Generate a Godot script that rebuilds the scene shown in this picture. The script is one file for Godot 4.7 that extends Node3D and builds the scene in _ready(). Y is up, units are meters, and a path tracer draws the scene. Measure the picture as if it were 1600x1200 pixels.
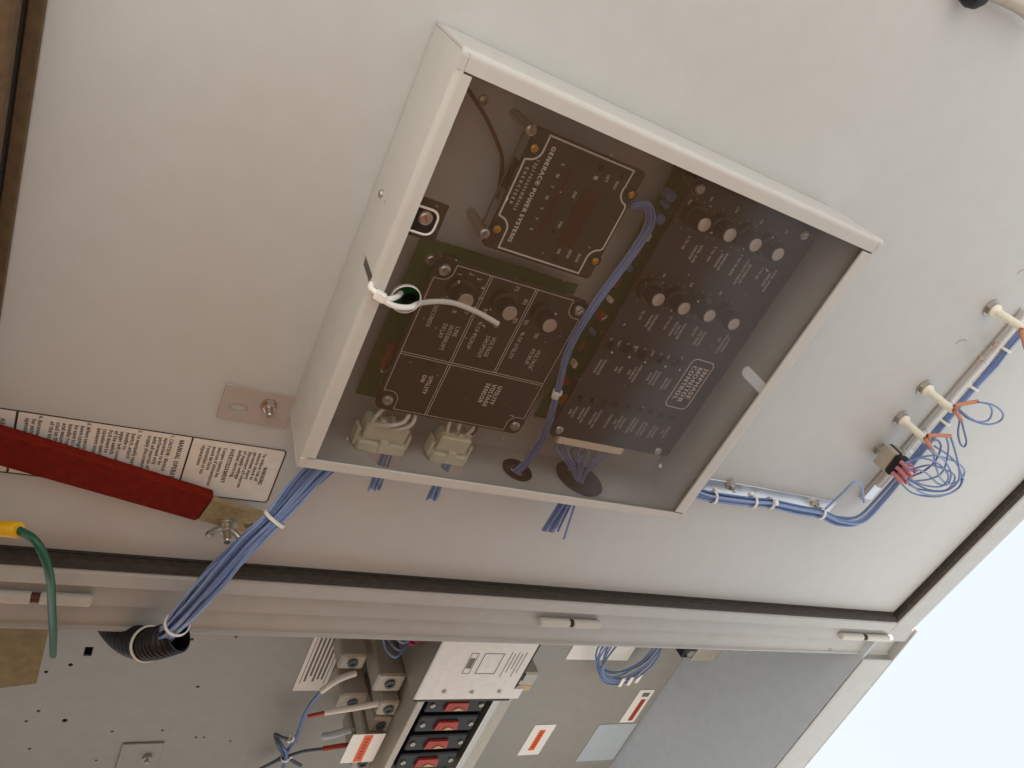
extends Node3D
# An open electrical transfer cabinet seen from below: x right, y up, z towards the viewer.
# The inner face of the open door is z = 0; the origin is the lower left rear corner of the control box.
# The photograph was taken with the camera turned on its side, so the picture's right is the world's up.
const CAMERA_AT := Vector3(-0.04017447, -0.13342333, 0.48164596)
const CAM_RIGHT := Vector3(-0.42305271, 0.85615106, 0.29670147)
const CAM_UP := Vector3(-0.79466574, -0.19324045, -0.57546893)
const CAM_BACK := Vector3(-0.43535361, -0.47923218, 0.76210482)
const FOCAL := 1161.32
const BW := 0.302      # control box width
const BH := 0.3646     # height
const BD := 0.069      # depth
const FACE := 0.040    # front of the module faceplates
var M := {}
var cab := Transform3D()
var used := {}
var font_bold: SystemFont
var font_plain: SystemFont
var rng := RandomNumberGenerator.new()

# ------------------------------------------------------------------ picture to place
func ray(px: float, py: float) -> Vector3:
	return CAM_RIGHT * ((px - 800.0) / FOCAL) - CAM_UP * ((py - 600.0) / FOCAL) - CAM_BACK
func D(px: float, py: float, z := 0.0) -> Vector3:      # on the plane z of the door
	var d := ray(px, py)
	return CAMERA_AT + d * ((z - CAMERA_AT.z) / d.z)
func DX(px: float, py: float, x: float) -> Vector3:
	var d := ray(px, py)
	return CAMERA_AT + d * ((x - CAMERA_AT.x) / d.x)
func DY(px: float, py: float, y: float) -> Vector3:
	var d := ray(px, py)
	return CAMERA_AT + d * ((y - CAMERA_AT.y) / d.y)
func K(px: float, py: float, z := 0.0) -> Vector3:      # on a plane of the cabinet, in the cabinet's own coordinates
	var inv := cab.affine_inverse()
	var o := inv * CAMERA_AT
	var d := inv.basis * ray(px, py)
	return o + d * ((z - o.z) / d.z)
func DP(list: Array) -> Array:
	var r := []
	for q in list: r.append(D(q[0], q[1], q[2]))
	return r
func KP(list: Array) -> Array:
	var r := []
	for q in list: r.append(K(q[0], q[1], q[2]))
	return r
func mm(x: float, y: float, z: float) -> Vector3:
	return Vector3(x, y, z) * 0.001

# ------------------------------------------------------------------ nodes
func numbered(n: String) -> String:
	if not used.has(n):
		used[n] = 0
		return n
	used[n] += 1
	return "%s_%03d" % [n, used[n]]
func tag(o: Node3D, label: String, category: String, group := "") -> void:
	o.set_meta("label", label)
	o.set_meta("category", category)
	if group != "": o.set_meta("group", group)
func thing(called: String, label: String, category: String, group := "", in_cabinet := false) -> Node3D:
	var o := Node3D.new()
	o.name = numbered(called)
	add_child(o)
	if in_cabinet: o.transform = cab
	tag(o, label, category, group)
	return o
func put(st: SurfaceTool, called: String, m: Material, parent: Node) -> MeshInstance3D:
	var o := MeshInstance3D.new()
	o.mesh = st.commit()
	o.material_override = m
	o.name = called
	parent.add_child(o, true)
	return o
func S() -> SurfaceTool:
	var st := SurfaceTool.new()
	st.begin(Mesh.PRIMITIVE_TRIANGLES)
	return st

# ------------------------------------------------------------------ shapes
func tri(st: SurfaceTool, a: Vector3, b: Vector3, c: Vector3, na: Vector3, nb: Vector3, nc: Vector3) -> void:
	if (b - a).cross(c - a).dot(na + nb + nc) > 0.0:
		var t := b; b = c; c = t
		t = nb; nb = nc; nc = t
	st.set_normal(na); st.add_vertex(a)
	st.set_normal(nb); st.add_vertex(b)
	st.set_normal(nc); st.add_vertex(c)
func quad(st: SurfaceTool, a: Vector3, b: Vector3, c: Vector3, d: Vector3, n: Vector3) -> void:
	tri(st, a, b, c, n, n, n)
	tri(st, a, c, d, n, n, n)
func box(st: SurfaceTool, lo: Vector3, hi: Vector3, bev := 0.0, xf := Transform3D()) -> void:
	var c := (lo + hi) * 0.5
	var h := (hi - lo).abs() * 0.5
	bev = min(bev, min(h.x, min(h.y, h.z)) * 0.9)
	var sg := [-1.0, 1.0]
	for ax in 3:
		var u := (ax + 1) % 3
		var v := (ax + 2) % 3
		for s in sg:
			var n := Vector3.ZERO; n[ax] = s
			var q := []
			for k in [[-1, -1], [1, -1], [1, 1], [-1, 1]]:
				var p := Vector3.ZERO
				p[ax] = s * h[ax]; p[u] = k[0] * (h[u] - bev); p[v] = k[1] * (h[v] - bev)
				q.append(xf * (c + p))
			quad(st, q[0], q[1], q[2], q[3], xf.basis * n)
		if bev > 0.0:
			for su in sg:
				for sv in sg:
					var n2 := Vector3.ZERO; n2[u] = su; n2[v] = sv
					var q2 := []
					for k in [[-1, 0], [1, 0], [1, 1], [-1, 1]]:
						var p2 := Vector3.ZERO
						p2[ax] = k[0] * (h[ax] - bev)
						p2[u] = su * (h[u] - (bev if k[1] == 1 else 0.0))
						p2[v] = sv * (h[v] - (0.0 if k[1] == 1 else bev))
						q2.append(xf * (c + p2))
					quad(st, q2[0], q2[1], q2[2], q2[3], (xf.basis * n2).normalized())
	if bev > 0.0:
		for sx in sg:
			for sy in sg:
				for sz in sg:
					var n3 := (xf.basis * Vector3(sx, sy, sz)).normalized()
					var a := c + Vector3(sx * h.x, sy * (h.y - bev), sz * (h.z - bev))
					var b := c + Vector3(sx * (h.x - bev), sy * h.y, sz * (h.z - bev))
					var d := c + Vector3(sx * (h.x - bev), sy * (h.y - bev), sz * h.z)
					tri(st, xf * a, xf * b, xf * d, n3, n3, n3)
func side_of(axis: Vector3) -> Vector3:
	var r := Vector3.UP if abs(axis.y) < 0.9 else Vector3.RIGHT
	return (r - axis * axis.dot(r)).normalized()
# profile: [radius, height] pairs along axis from at
func lathe(st: SurfaceTool, at: Vector3, axis: Vector3, profile: Array, sides := 20, start := 0.0) -> void:
	axis = axis.normalized()
	var u := side_of(axis)
	var v := axis.cross(u)
	for k in profile.size() - 1:
		var r0: float = profile[k][0]
		var h0: float = profile[k][1]
		var r1: float = profile[k + 1][0]
		var h1: float = profile[k + 1][1]
		var sl := Vector2(h1 - h0, -(r1 - r0)).normalized()
		for i in sides:
			var a0 := TAU * i / sides + start
			var a1 := TAU * (i + 1) / sides + start
			var d0 := u * cos(a0) + v * sin(a0)
			var d1 := u * cos(a1) + v * sin(a1)
			var n0 := (d0 * sl.x + axis * sl.y).normalized()
			var n1 := (d1 * sl.x + axis * sl.y).normalized()
			if sides <= 8:
				n0 = (n0 + n1).normalized(); n1 = n0
			var p00 := at + d0 * r0 + axis * h0
			var p01 := at + d1 * r0 + axis * h0
			var p10 := at + d0 * r1 + axis * h1
			var p11 := at + d1 * r1 + axis * h1
			if r0 > 1e-7: tri(st, p00, p01, p11, n0, n1, n1)
			if r1 > 1e-7: tri(st, p00, p11, p10, n0, n1, n0)
func smooth_path(p: Array, n := 6) -> Array:
	var r := []
	for i in p.size() - 1:
		var a: Vector3 = p[max(i - 1, 0)]
		var b: Vector3 = p[i]
		var c: Vector3 = p[i + 1]
		var d: Vector3 = p[min(i + 2, p.size() - 1)]
		for k in n:
			r.append(b.cubic_interpolate(c, a, d, float(k) / n))
	r.append(p[p.size() - 1])
	return r
func tube(st: SurfaceTool, p: Array, r: float, sides := 8, radii := []) -> void:
	var u := Vector3.ZERO
	var prev := []
	var prevn := []
	for i in p.size():
		var t: Vector3 = (p[min(i + 1, p.size() - 1)] - p[max(i - 1, 0)]).normalized()
		if i == 0: u = side_of(t)
		u = (u - t * t.dot(u)).normalized()
		var v := t.cross(u)
		var rr: float = r if radii.is_empty() else radii[i]
		var ring := []
		var rn := []
		for k in sides:
			var a := TAU * k / sides
			var n := u * cos(a) + v * sin(a)
			ring.append(p[i] + n * rr); rn.append(n)
		if i > 0:
			for k in sides:
				var j := (k + 1) % sides
				tri(st, prev[k], prev[j], ring[j], prevn[k], prevn[j], rn[j])
				tri(st, prev[k], ring[j], ring[k], prevn[k], rn[j], rn[k])
		if i == 0 or i == p.size() - 1:
			var cn := t * (-1.0 if i == 0 else 1.0)
			for k in sides:
				tri(st, p[i], ring[k], ring[(k + 1) % sides], cn, cn, cn)
		prev = ring; prevn = rn
func wire(parent: Node, p: Array, r: float, m: Material, called := "wire", n := 7, sides := 8) -> MeshInstance3D:
	var st := S()
	tube(st, smooth_path(p, n), r, sides)
	return put(st, called, m, parent)
# flat polygon in the xy plane with thickness
func slab(st: SurfaceTool, pts: PackedVector2Array, z0: float, z1: float, xf := Transform3D()) -> void:
	var idx := Geometry2D.triangulate_polygon(pts)
	for s in [[z1, 1.0], [z0, -1.0]]:
		var n: Vector3 = xf.basis * Vector3(0, 0, s[1])
		for k in range(0, idx.size(), 3):
			var q := []
			for j in 3:
				var w: Vector2 = pts[idx[k + j]]
				q.append(xf * Vector3(w.x, w.y, s[0]))
			tri(st, q[0], q[1], q[2], n, n, n)
	var cw := Geometry2D.is_polygon_clockwise(pts)
	for k in pts.size():
		var a := pts[k]
		var b := pts[(k + 1) % pts.size()]
		var e := b - a
		var n2 := Vector2(e.y, -e.x).normalized()
		if cw: n2 = -n2
		quad(st, xf * Vector3(a.x, a.y, z0), xf * Vector3(b.x, b.y, z0), xf * Vector3(b.x, b.y, z1), xf * Vector3(a.x, a.y, z1), (xf.basis * Vector3(n2.x, n2.y, 0)).normalized())
# printed line of given width along points that lie in a plane z = const
func stroke(st: SurfaceTool, p: Array, w: float, closed := false) -> void:
	var n := p.size()
	var L := []
	var Rr := []
	for i in n:
		var a: Vector3 = p[(i - 1 + n) % n] if closed or i > 0 else p[i]
		var b: Vector3 = p[(i + 1) % n] if closed or i < n - 1 else p[i]
		var t1: Vector3 = (p[i] - a).normalized()
		var t2: Vector3 = (b - p[i]).normalized()
		if t1 == Vector3.ZERO: t1 = t2
		if t2 == Vector3.ZERO: t2 = t1
		var t := (t1 + t2).normalized()
		var o := Vector3(-t.y, t.x, 0) * (w * 0.5 / maxf(0.5, t.dot(t1)))
		L.append(p[i] + o); Rr.append(p[i] - o)
	for i in (n if closed else n - 1):
		var j := (i + 1) % n
		quad(st, L[i], L[j], Rr[j], Rr[i], Vector3.BACK)
func rounded(cx0: float, cy0: float, cx1: float, cy1: float, r: float, n := 5) -> PackedVector2Array:
	var o := PackedVector2Array()
	for c in [[cx1 - r, cy1 - r, 0.0], [cx0 + r, cy1 - r, 90.0], [cx0 + r, cy0 + r, 180.0], [cx1 - r, cy0 + r, 270.0]]:
		for k in n + 1:
			var a := deg_to_rad(c[2] + 90.0 * k / n)
			o.append(Vector2(c[0] + cos(a) * r, c[1] + sin(a) * r))
	return o
func letters(parent: Node, text: String, at: Vector3, cap: float, m: Material, width := 0.0, bold := true, turn := 0.0, gap := 1.45, align := 1, left := false) -> MeshInstance3D:
	var t := TextMesh.new()
	t.text = text
	t.font = font_bold if bold else font_plain
	t.font_size = 32
	t.pixel_size = cap / (32.0 * 0.714)
	t.depth = 0.0
	t.curve_step = 4.0
	t.horizontal_alignment = align as HorizontalAlignment
	t.line_spacing = (gap * 0.714 - 1.17) * 32.0
	var o := MeshInstance3D.new()
	o.mesh = t
	o.material_override = m
	o.name = "lettering"
	parent.add_child(o, true)
	var sx := 1.0
	var bb := t.get_aabb()
	if width > 0.0 and bb.size.x > 0.0: sx = width / bb.size.x
	var mid := bb.get_center()
	if left: mid.x = bb.position.x
	var b := Basis(Vector3.BACK, turn) * Basis.from_scale(Vector3(sx, 1, 1))
	o.transform = Transform3D(b, at - b * Vector3(mid.x, mid.y, 0))
	return o
# a round-headed slotted screw facing along axis
func screw(parent: Node, at: Vector3, r: float, m: Material, h := 0.0022, axis := Vector3.BACK, turn := 0.6) -> MeshInstance3D:
	var st := S()
	var u := side_of(axis).rotated(axis, turn)
	var v := axis.cross(u)
	lathe(st, at, axis, [[r, 0.0], [r, h * 0.45], [r * 0.86, h * 0.8], [r * 0.62, h], [r * 0.6, h * 0.55], [0.0, h * 0.55]], 16)
	for s in [-1.0, 1.0]:
		var xf := Transform3D(Basis(u, v, axis), at + u * (s * r * 0.36) + axis * (h * 0.7))
		box(st, Vector3(-r * 0.24, -r * 0.55, -h * 0.2), Vector3(r * 0.24, r * 0.55, h * 0.25), r * 0.05, xf)
	return put(st, "screw", m, parent)
func cable_tie(parent: Node, at: Vector3, along: Vector3, r: float, m: Material, w := 0.0028, head := 0.0, squash := 1.0) -> MeshInstance3D:
	var st := S()
	along = along.normalized()
	lathe(st, at - along * w * 0.5, along, [[r, 0.0], [r + 0.0012, 0.0003], [r + 0.0012, w - 0.0003], [r, w]], 22)
	var u := side_of(along).rotated(along, head)
	var v := along.cross(u)
	box(st, Vector3(-0.0028, -0.0022, -0.0026), Vector3(0.0028, 0.0022, 0.0026), 0.0006, Transform3D(Basis(v, u, -along), at + u * (r + 0.0022)))
	return put(st, "cable_tie", m, parent)
func bundle(parent: Node, center: Array, radius: Array, count: int, r: float, mats: Array, seed_: int, sides := 7) -> void:
	rng.seed = seed_
	var c := smooth_path(center, 7)
	var rad := []
	for i in radius.size() - 1:
		for k in 7: rad.append(lerp(float(radius[i]), float(radius[i + 1]), k / 7.0))
	rad.append(radius[radius.size() - 1])
	for w in count:
		var rr := sqrt((w + 0.5) / count)
		var a := w * 2.39996 + rng.randf() * 0.5
		var twist := rng.randf_range(-0.9, 0.9)
		var ph := rng.randf() * TAU
		var p := []
		for i in c.size():
			var t: Vector3 = (c[min(i + 1, c.size() - 1)] - c[max(i - 1, 0)]).normalized()
			var u := (Vector3.BACK - t * t.z).normalized()
			var v := t.cross(u)
			var s := float(i) / c.size()
			var ang := a + twist * s * 1.6
			var q: float = rad[i] * rr * (1.0 + 0.16 * sin(ph + s * 13.0))
			p.append(c[i] + (u * cos(ang) + v * sin(ang)) * q)
		var st := S()
		tube(st, p, r, sides)
		put(st, "wire", mats[w % mats.size()], parent)

# ------------------------------------------------------------------ materials
func noise_tex(freq: float, octaves: int, ramp: Array, seed_: int, size := 512, normal := false, bump := 1.0) -> NoiseTexture2D:
	var n := FastNoiseLite.new()
	n.noise_type = FastNoiseLite.TYPE_SIMPLEX_SMOOTH
	n.frequency = freq
	n.fractal_octaves = octaves
	n.seed = seed_
	var t := NoiseTexture2D.new()
	t.width = size; t.height = size
	t.seamless = true
	t.noise = n
	if normal:
		t.as_normal_map = true
		t.bump_strength = bump
	else:
		var g := Gradient.new()
		g.offsets = PackedFloat32Array(ramp.map(func(e): return e[0]))
		g.colors = PackedColorArray(ramp.map(func(e): return e[1]))
		t.color_ramp = g
	return t
func mat(c: Color, rough := 0.5, metal := 0.0, spec := 0.5) -> StandardMaterial3D:
	var m := StandardMaterial3D.new()
	m.albedo_color = c
	m.roughness = rough
	m.metallic = metal
	m.metallic_specular = spec
	return m
func paint(c: Color, rough: float, seed_: int, worn := 0.06, scale_ := 5.0) -> StandardMaterial3D:
	var m := mat(c, rough)
	var lo := Color(1.0 - worn, 1.0 - worn * 1.1, 1.0 - worn * 1.35)
	m.albedo_texture = noise_tex(0.012, 5, [[0.0, lo], [0.5, Color(1.0 - worn * 0.5, 1.0 - worn * 0.52, 1.0 - worn * 0.6)], [1.0, Color.WHITE]], seed_)
	m.roughness_texture = noise_tex(0.03, 4, [[0.0, Color(0.82, 0.82, 0.82)], [1.0, Color.WHITE]], seed_ + 7, 256)
	m.normal_enabled = true
	m.normal_texture = noise_tex(0.09, 3, [], seed_ + 3, 256, true, 1.2)
	m.normal_scale = 0.10
	m.uv1_triplanar = true
	m.uv1_world_triplanar = true
	m.uv1_scale = Vector3.ONE * scale_
	return m
func make_materials() -> void:
	M.door = paint(Color(0.765, 0.765, 0.755), 0.42, 11, 0.018)
	M.box = paint(Color(0.78, 0.77, 0.745), 0.40, 21, 0.02, 7.0)
	M.cabinet = paint(Color(0.78, 0.815, 0.845), 0.45, 31, 0.03)  # bluish light on the ceiling is put into this colour
	M.back_panel = paint(Color(0.605, 0.59, 0.56), 0.5, 33, 0.04)
	M.frame = paint(Color(0.72, 0.715, 0.70), 0.42, 41, 0.04)
	M.hinge = mat(Color(0.80, 0.79, 0.76), 0.75, 0.0, 0.2)
	M.gasket = paint(Color(0.25, 0.22, 0.19), 0.85, 51, 0.3, 20.0)
	M.gasket_black = paint(Color(0.09, 0.075, 0.06), 0.9, 52, 0.3, 20.0)
	M.tape = paint(Color(0.42, 0.33, 0.22), 0.8, 53, 0.2, 16.0)
	M.plate = paint(Color(0.165, 0.135, 0.115), 0.6, 61, 0.10, 6.0)
	M.plate_dark = paint(Color(0.125, 0.108, 0.10), 0.55, 62, 0.10, 6.0)
	for pm in [M.plate, M.plate_dark]:
		pm.normal_enabled = false
	M.print = mat(Color(0.85, 0.81, 0.77), 0.6)
	M.print_dim = mat(Color(0.72, 0.69, 0.66), 0.6)
	M.ink = mat(Color(0.20, 0.19, 0.185), 0.7)
	M.sticker = paint(Color(0.93, 0.91, 0.88), 0.45, 71, 0.05, 9.0)
	M.pcb = paint(Color(0.13, 0.36, 0.16), 0.45, 81, 0.2, 30.0)
	M.pcb_edge = mat(Color(0.30, 0.36, 0.22), 0.6)
	M.knob = mat(Color(0.05, 0.045, 0.042), 0.45)
	var al := mat(Color(0.74, 0.68, 0.62), 0.4, 0.5)
	al.roughness_texture = noise_tex(0.05, 3, [[0.0, Color(0.7, 0.7, 0.7)], [1.0, Color.WHITE]], 91, 128)
	al.uv1_triplanar = true; al.uv1_world_triplanar = true; al.uv1_scale = Vector3(40, 40, 40)
	M.cap = al
	M.steel = mat(Color(0.75, 0.73, 0.70), 0.32, 0.95)
	M.zinc = mat(Color(0.72, 0.70, 0.67), 0.38, 0.9)
	M.plated = mat(Color(0.70, 0.60, 0.54), 0.42, 0.75)
	M.foot = mat(Color(0.72, 0.685, 0.66), 0.42, 0.25)
	M.aluminium = mat(Color(0.86, 0.86, 0.86), 0.34, 0.9)
	M.brass = mat(Color(0.85, 0.65, 0.33), 0.32, 0.95)
	M.red_window = mat(Color(0.21, 0.085, 0.06), 0.3)
	M.black = mat(Color(0.045, 0.042, 0.04), 0.5)
	M.rubber = mat(Color(0.055, 0.05, 0.047), 0.6)
	M.cream = mat(Color(0.93, 0.86, 0.76), 0.5)
	var ny := mat(Color(0.87, 0.86, 0.77), 0.4)
	ny.backlight_enabled = true
	ny.backlight = Color(0.25, 0.24, 0.19)
	M.nylon = ny
	M.tie = mat(Color(0.92, 0.91, 0.88), 0.4)
	M.white_wire = mat(Color(0.90, 0.87, 0.83), 0.45)
	M.blue = [mat(Color(0.48, 0.57, 0.75), 0.32), mat(Color(0.43, 0.52, 0.71), 0.32), mat(Color(0.53, 0.62, 0.79), 0.32), mat(Color(0.38, 0.46, 0.64), 0.32)]
	M.brown_wire = mat(Color(0.33, 0.16, 0.10), 0.5)
	M.green_wire = mat(Color(0.11, 0.36, 0.26), 0.42)
	M.grey_wire = mat(Color(0.30, 0.33, 0.36), 0.5)
	M.yellow = mat(Color(0.95, 0.74, 0.10), 0.35)
	var red := paint(Color(0.48, 0.115, 0.06), 0.85, 101, 0.2, 18.0)
	red.metallic_specular = 0.25
	M.red = red
	M.gold = paint(Color(0.70, 0.63, 0.49), 0.45, 103, 0.15, 25.0)
	M.gold.metallic = 0.5
	M.orange_sleeve = mat(Color(0.76, 0.50, 0.38), 0.5)
	M.pink_sleeve = mat(Color(0.78, 0.50, 0.52), 0.45)
	M.magenta = mat(Color(0.72, 0.13, 0.36), 0.45)
	M.white_plastic = mat(Color(0.92, 0.92, 0.91), 0.35)
	M.lamp_body = mat(Color(0.93, 0.915, 0.85), 0.45)
	M.olive = paint(Color(0.52, 0.42, 0.15), 0.6, 105, 0.2, 8.0)
	M.lug = paint(Color(0.74, 0.71, 0.66), 0.5, 107, 0.10, 20.0)
	M.lug.metallic = 0.2
	M.red_part = mat(Color(0.66, 0.20, 0.14), 0.5)
	M.orange = mat(Color(0.92, 0.38, 0.06), 0.5)
	M.paper = mat(Color(0.94, 0.92, 0.89), 0.6)
	M.pale_label = mat(Color(0.72, 0.75, 0.77), 0.35)
	M.ink_grey = mat(Color(0.45, 0.43, 0.41), 0.7)
	M.amber = mat(Color(0.72, 0.42, 0.08), 0.4)
	M.resistor = mat(Color(0.50, 0.25, 0.10), 0.5)
	M.tan = mat(Color(0.78, 0.66, 0.48), 0.6)
	M.dot = mat(Color(0.86, 0.84, 0.80), 0.5)
	var gl := mat(Color(0.40, 0.31, 0.23, 0.165), 0.14, 0.0, 0.3)  # brown reflected veil put into the clear cover's colour and alpha
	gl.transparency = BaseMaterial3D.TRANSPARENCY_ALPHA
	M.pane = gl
	M.boards = paint(Color(0.55, 0.385, 0.23), 0.8, 123, 0.3, 3.0)
	M.ground = paint(Color(0.80, 0.80, 0.80), 0.95, 121, 0.1, 0.6)

# ------------------------------------------------------------------ scene
func _ready() -> void:
	# camera
	var camera := Camera3D.new()
	camera.name = "camera"
	camera.transform = Transform3D(Basis(CAM_RIGHT, CAM_UP, CAM_BACK).orthonormalized(), CAMERA_AT)
	camera.fov = rad_to_deg(2.0 * atan(600.0 / FOCAL))
	camera.near = 0.01
	camera.far = 400.0
	add_child(camera)
	camera.current = true
	# sky and exposure
	var sky_mat := ProceduralSkyMaterial.new()
	sky_mat.sky_top_color = Color(0.87, 0.905, 0.94)
	sky_mat.sky_horizon_color = Color(0.99, 0.97, 0.93)
	sky_mat.sky_curve = 0.35
	sky_mat.sky_energy_multiplier = 1.0
	sky_mat.ground_bottom_color = Color(0.46, 0.38, 0.30)
	sky_mat.ground_horizon_color = Color(0.60, 0.52, 0.43)
	sky_mat.sun_angle_max = 1.0
	var sky := Sky.new()
	sky.sky_material = sky_mat
	var env := Environment.new()
	env.background_mode = Environment.BG_SKY
	env.sky = sky
	env.background_energy_multiplier = 0.50
	env.tonemap_mode = Environment.TONE_MAPPER_LINEAR
	env.tonemap_exposure = 2.4
	env.sdfgi_enabled = true
	env.ssao_enabled = true
	env.ssil_enabled = true
	var we := WorldEnvironment.new()
	we.name = "world_environment"
	we.environment = env
	add_child(we)
	# the sun stands behind the door, high and to the left: the open side is in shade, the ground beyond is lit
	var sun := DirectionalLight3D.new()
	sun.name = "daylight"
	sun.light_energy = 1.6
	sun.light_color = Color(1.0, 0.97, 0.925)
	sun.light_angular_distance = 0.6
	sun.shadow_enabled = true
	add_child(sun)
	sun.look_at_from_position(Vector3(-0.72, 0.66, -0.26), Vector3.ZERO, Vector3.UP)

	font_bold = SystemFont.new()
	font_bold.font_names = PackedStringArray(["Droid Sans"])
	font_bold.font_weight = 700
	font_plain = SystemFont.new()
	font_plain.font_names = PackedStringArray(["Droid Sans"])
	cab = Transform3D(Basis(Vector3.UP, deg_to_rad(-5.0)), Vector3(0.53, 0, 0))
	make_materials()

	build_ground()
	build_shade_blockers()
	build_door()
	build_cabinet()
	build_control_box()
	build_timer()
	build_sensor()
	build_monitor()
	build_box_wiring()
	build_harness()
	build_sticker()
	build_handle()
	build_ground_wire()
	build_rails()
	build_lamps()
	build_switchgear()
	build_cabinet_details()

func build_ground() -> void:
	var st := S()
	quad(st, Vector3(-60, -1.0, -60), Vector3(60, -1.0, -60), Vector3(60, -1.0, 60), Vector3(-60, -1.0, 60), Vector3.UP)
	var g := put(st, "ground", M.ground, self)
	g.set_meta("kind", "structure")

# ---- unseen light blockers, added: a screen of brown boards before the cabinet, a low block
# under the door; the screen is wider above; they keep the sunlit ground from lighting the lower right of the door
func build_shade_blockers() -> void:
	var t := thing("shade_screen", "added unseen screen of brown boards that shades the door", "shade_blocker")  # added out of view to shade the door
	for k in 13:
		var st := S()
		box(st, Vector3(0.09 if k < 8 else -0.24, -1.0 + k * 0.126, 0.51), Vector3(1.2, -1.0 + k * 0.126 + 0.123, 0.54), 0.003)
		put(st, "board", M.boards, t)
	t = thing("shade_block", "added unseen brown block under the open door that stops ground light", "cupboard")  # added out of view to keep ground light off the lower door
	var sc := S()
	box(sc, Vector3(0.07, -1.0, 0.06), Vector3(0.62, -0.315, 0.47), 0.006)
	put(sc, "block_body", M.boards, t)
	for k in 2:
		sc = S()
		box(sc, Vector3(0.075 + k * 0.272, -0.96, 0.4705), Vector3(0.342 + k * 0.272, -0.35, 0.486), 0.003)
		put(sc, "door", M.boards, t)  # front panels of the added block
	sc = S()
	box(sc, Vector3(0.06, -0.3145, 0.05), Vector3(0.63, -0.295, 0.49), 0.004)
	put(sc, "top", M.boards, t)

# ---- door: a pan with a lip all round and a gasket inside the lip
func build_door() -> void:
	var t := thing("cabinet_door", "pale grey steel cabinet door swung wide open, carrying the control box", "door")
	var x0 := -0.42
	var x1 := 0.503
	var y0 := -0.222
	var y1 := 1.0125
	var st := S()
	box(st, Vector3(x0, y0, -0.003), Vector3(x1, y1, 0.0))
	put(st, "panel", M.door, t)
	st = S()
	box(st, Vector3(x1 - 0.004, y0, -0.032), Vector3(x1, y1, -0.0032))
	box(st, Vector3(x0, y1 - 0.004, -0.032), Vector3(x1 - 0.0042, y1, -0.0032))
	put(st, "edge_fold", M.door, t)
	# lip: turned edge, proud of the panel
	var lip := 0.0125
	st = S(); box(st, Vector3(0.4838, y0 + 0.02, 0.0002), Vector3(x1 - 0.0005, 0.9625, lip), 0.002)
	put(st, "lip", M.frame, t)
	st = S(); box(st, Vector3(x0, 0.9630, 0.0002), Vector3(x1 - 0.0005, y1 - 0.0005, lip), 0.002)
	put(st, "lip", M.frame, t)
	st = S(); box(st, Vector3(x0, y0 + 0.0005, 0.0002), Vector3(x1 - 0.0005, y0 + 0.0195, lip + 0.016), 0.002)
	put(st, "lip", M.tape, t)
	# gasket strips
	st = S(); box(st, Vector3(0.4742, y0 + 0.034, 0.0002), Vector3(0.4836, 0.9528, lip - 0.0002), 0.003)
	box(st, Vector3(0.4735, y0 + 0.036, 0.0002), Vector3(0.4741, 0.9515, 0.003))
	put(st, "gasket", M.gasket, t)
	st = S(); box(st, Vector3(x0, 0.9532, 0.0002), Vector3(0.4836, 0.9627, lip - 0.0003), 0.003)
	put(st, "gasket", M.gasket, t)
	st = S(); box(st, Vector3(x0, -0.2020, 0.0002), Vector3(0.473, -0.1935, 0.003), 0.001)
	put(st, "gasket_tape", M.tape, t)
	st = S(); box(st, Vector3(x0, y0 + 0.0197, 0.0002), Vector3(0.473, -0.2022, lip - 0.001), 0.003)
	put(st, "gasket", M.gasket_black, t)
	# crescent-shaped knock marks
	for c in [[1500.0, 535.0], [1597.0, 425.0]]:
		var m0 := D(c[0], c[1])
		st = S()
		var p := []
		for k in 9:
			var a := deg_to_rad(150.0 + 120.0 * k / 8.0)
			p.append(m0 + Vector3(cos(a) * 0.0085 + 0.004, sin(a) * 0.0085 + 0.004, 0.0002))
		tube(st, p, 0.0008, 6, [0.0002, 0.0005, 0.0007, 0.0008, 0.0008, 0.0008, 0.0007, 0.0005, 0.0002])
		put(st, "punch_mark", M.lug, t)

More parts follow.
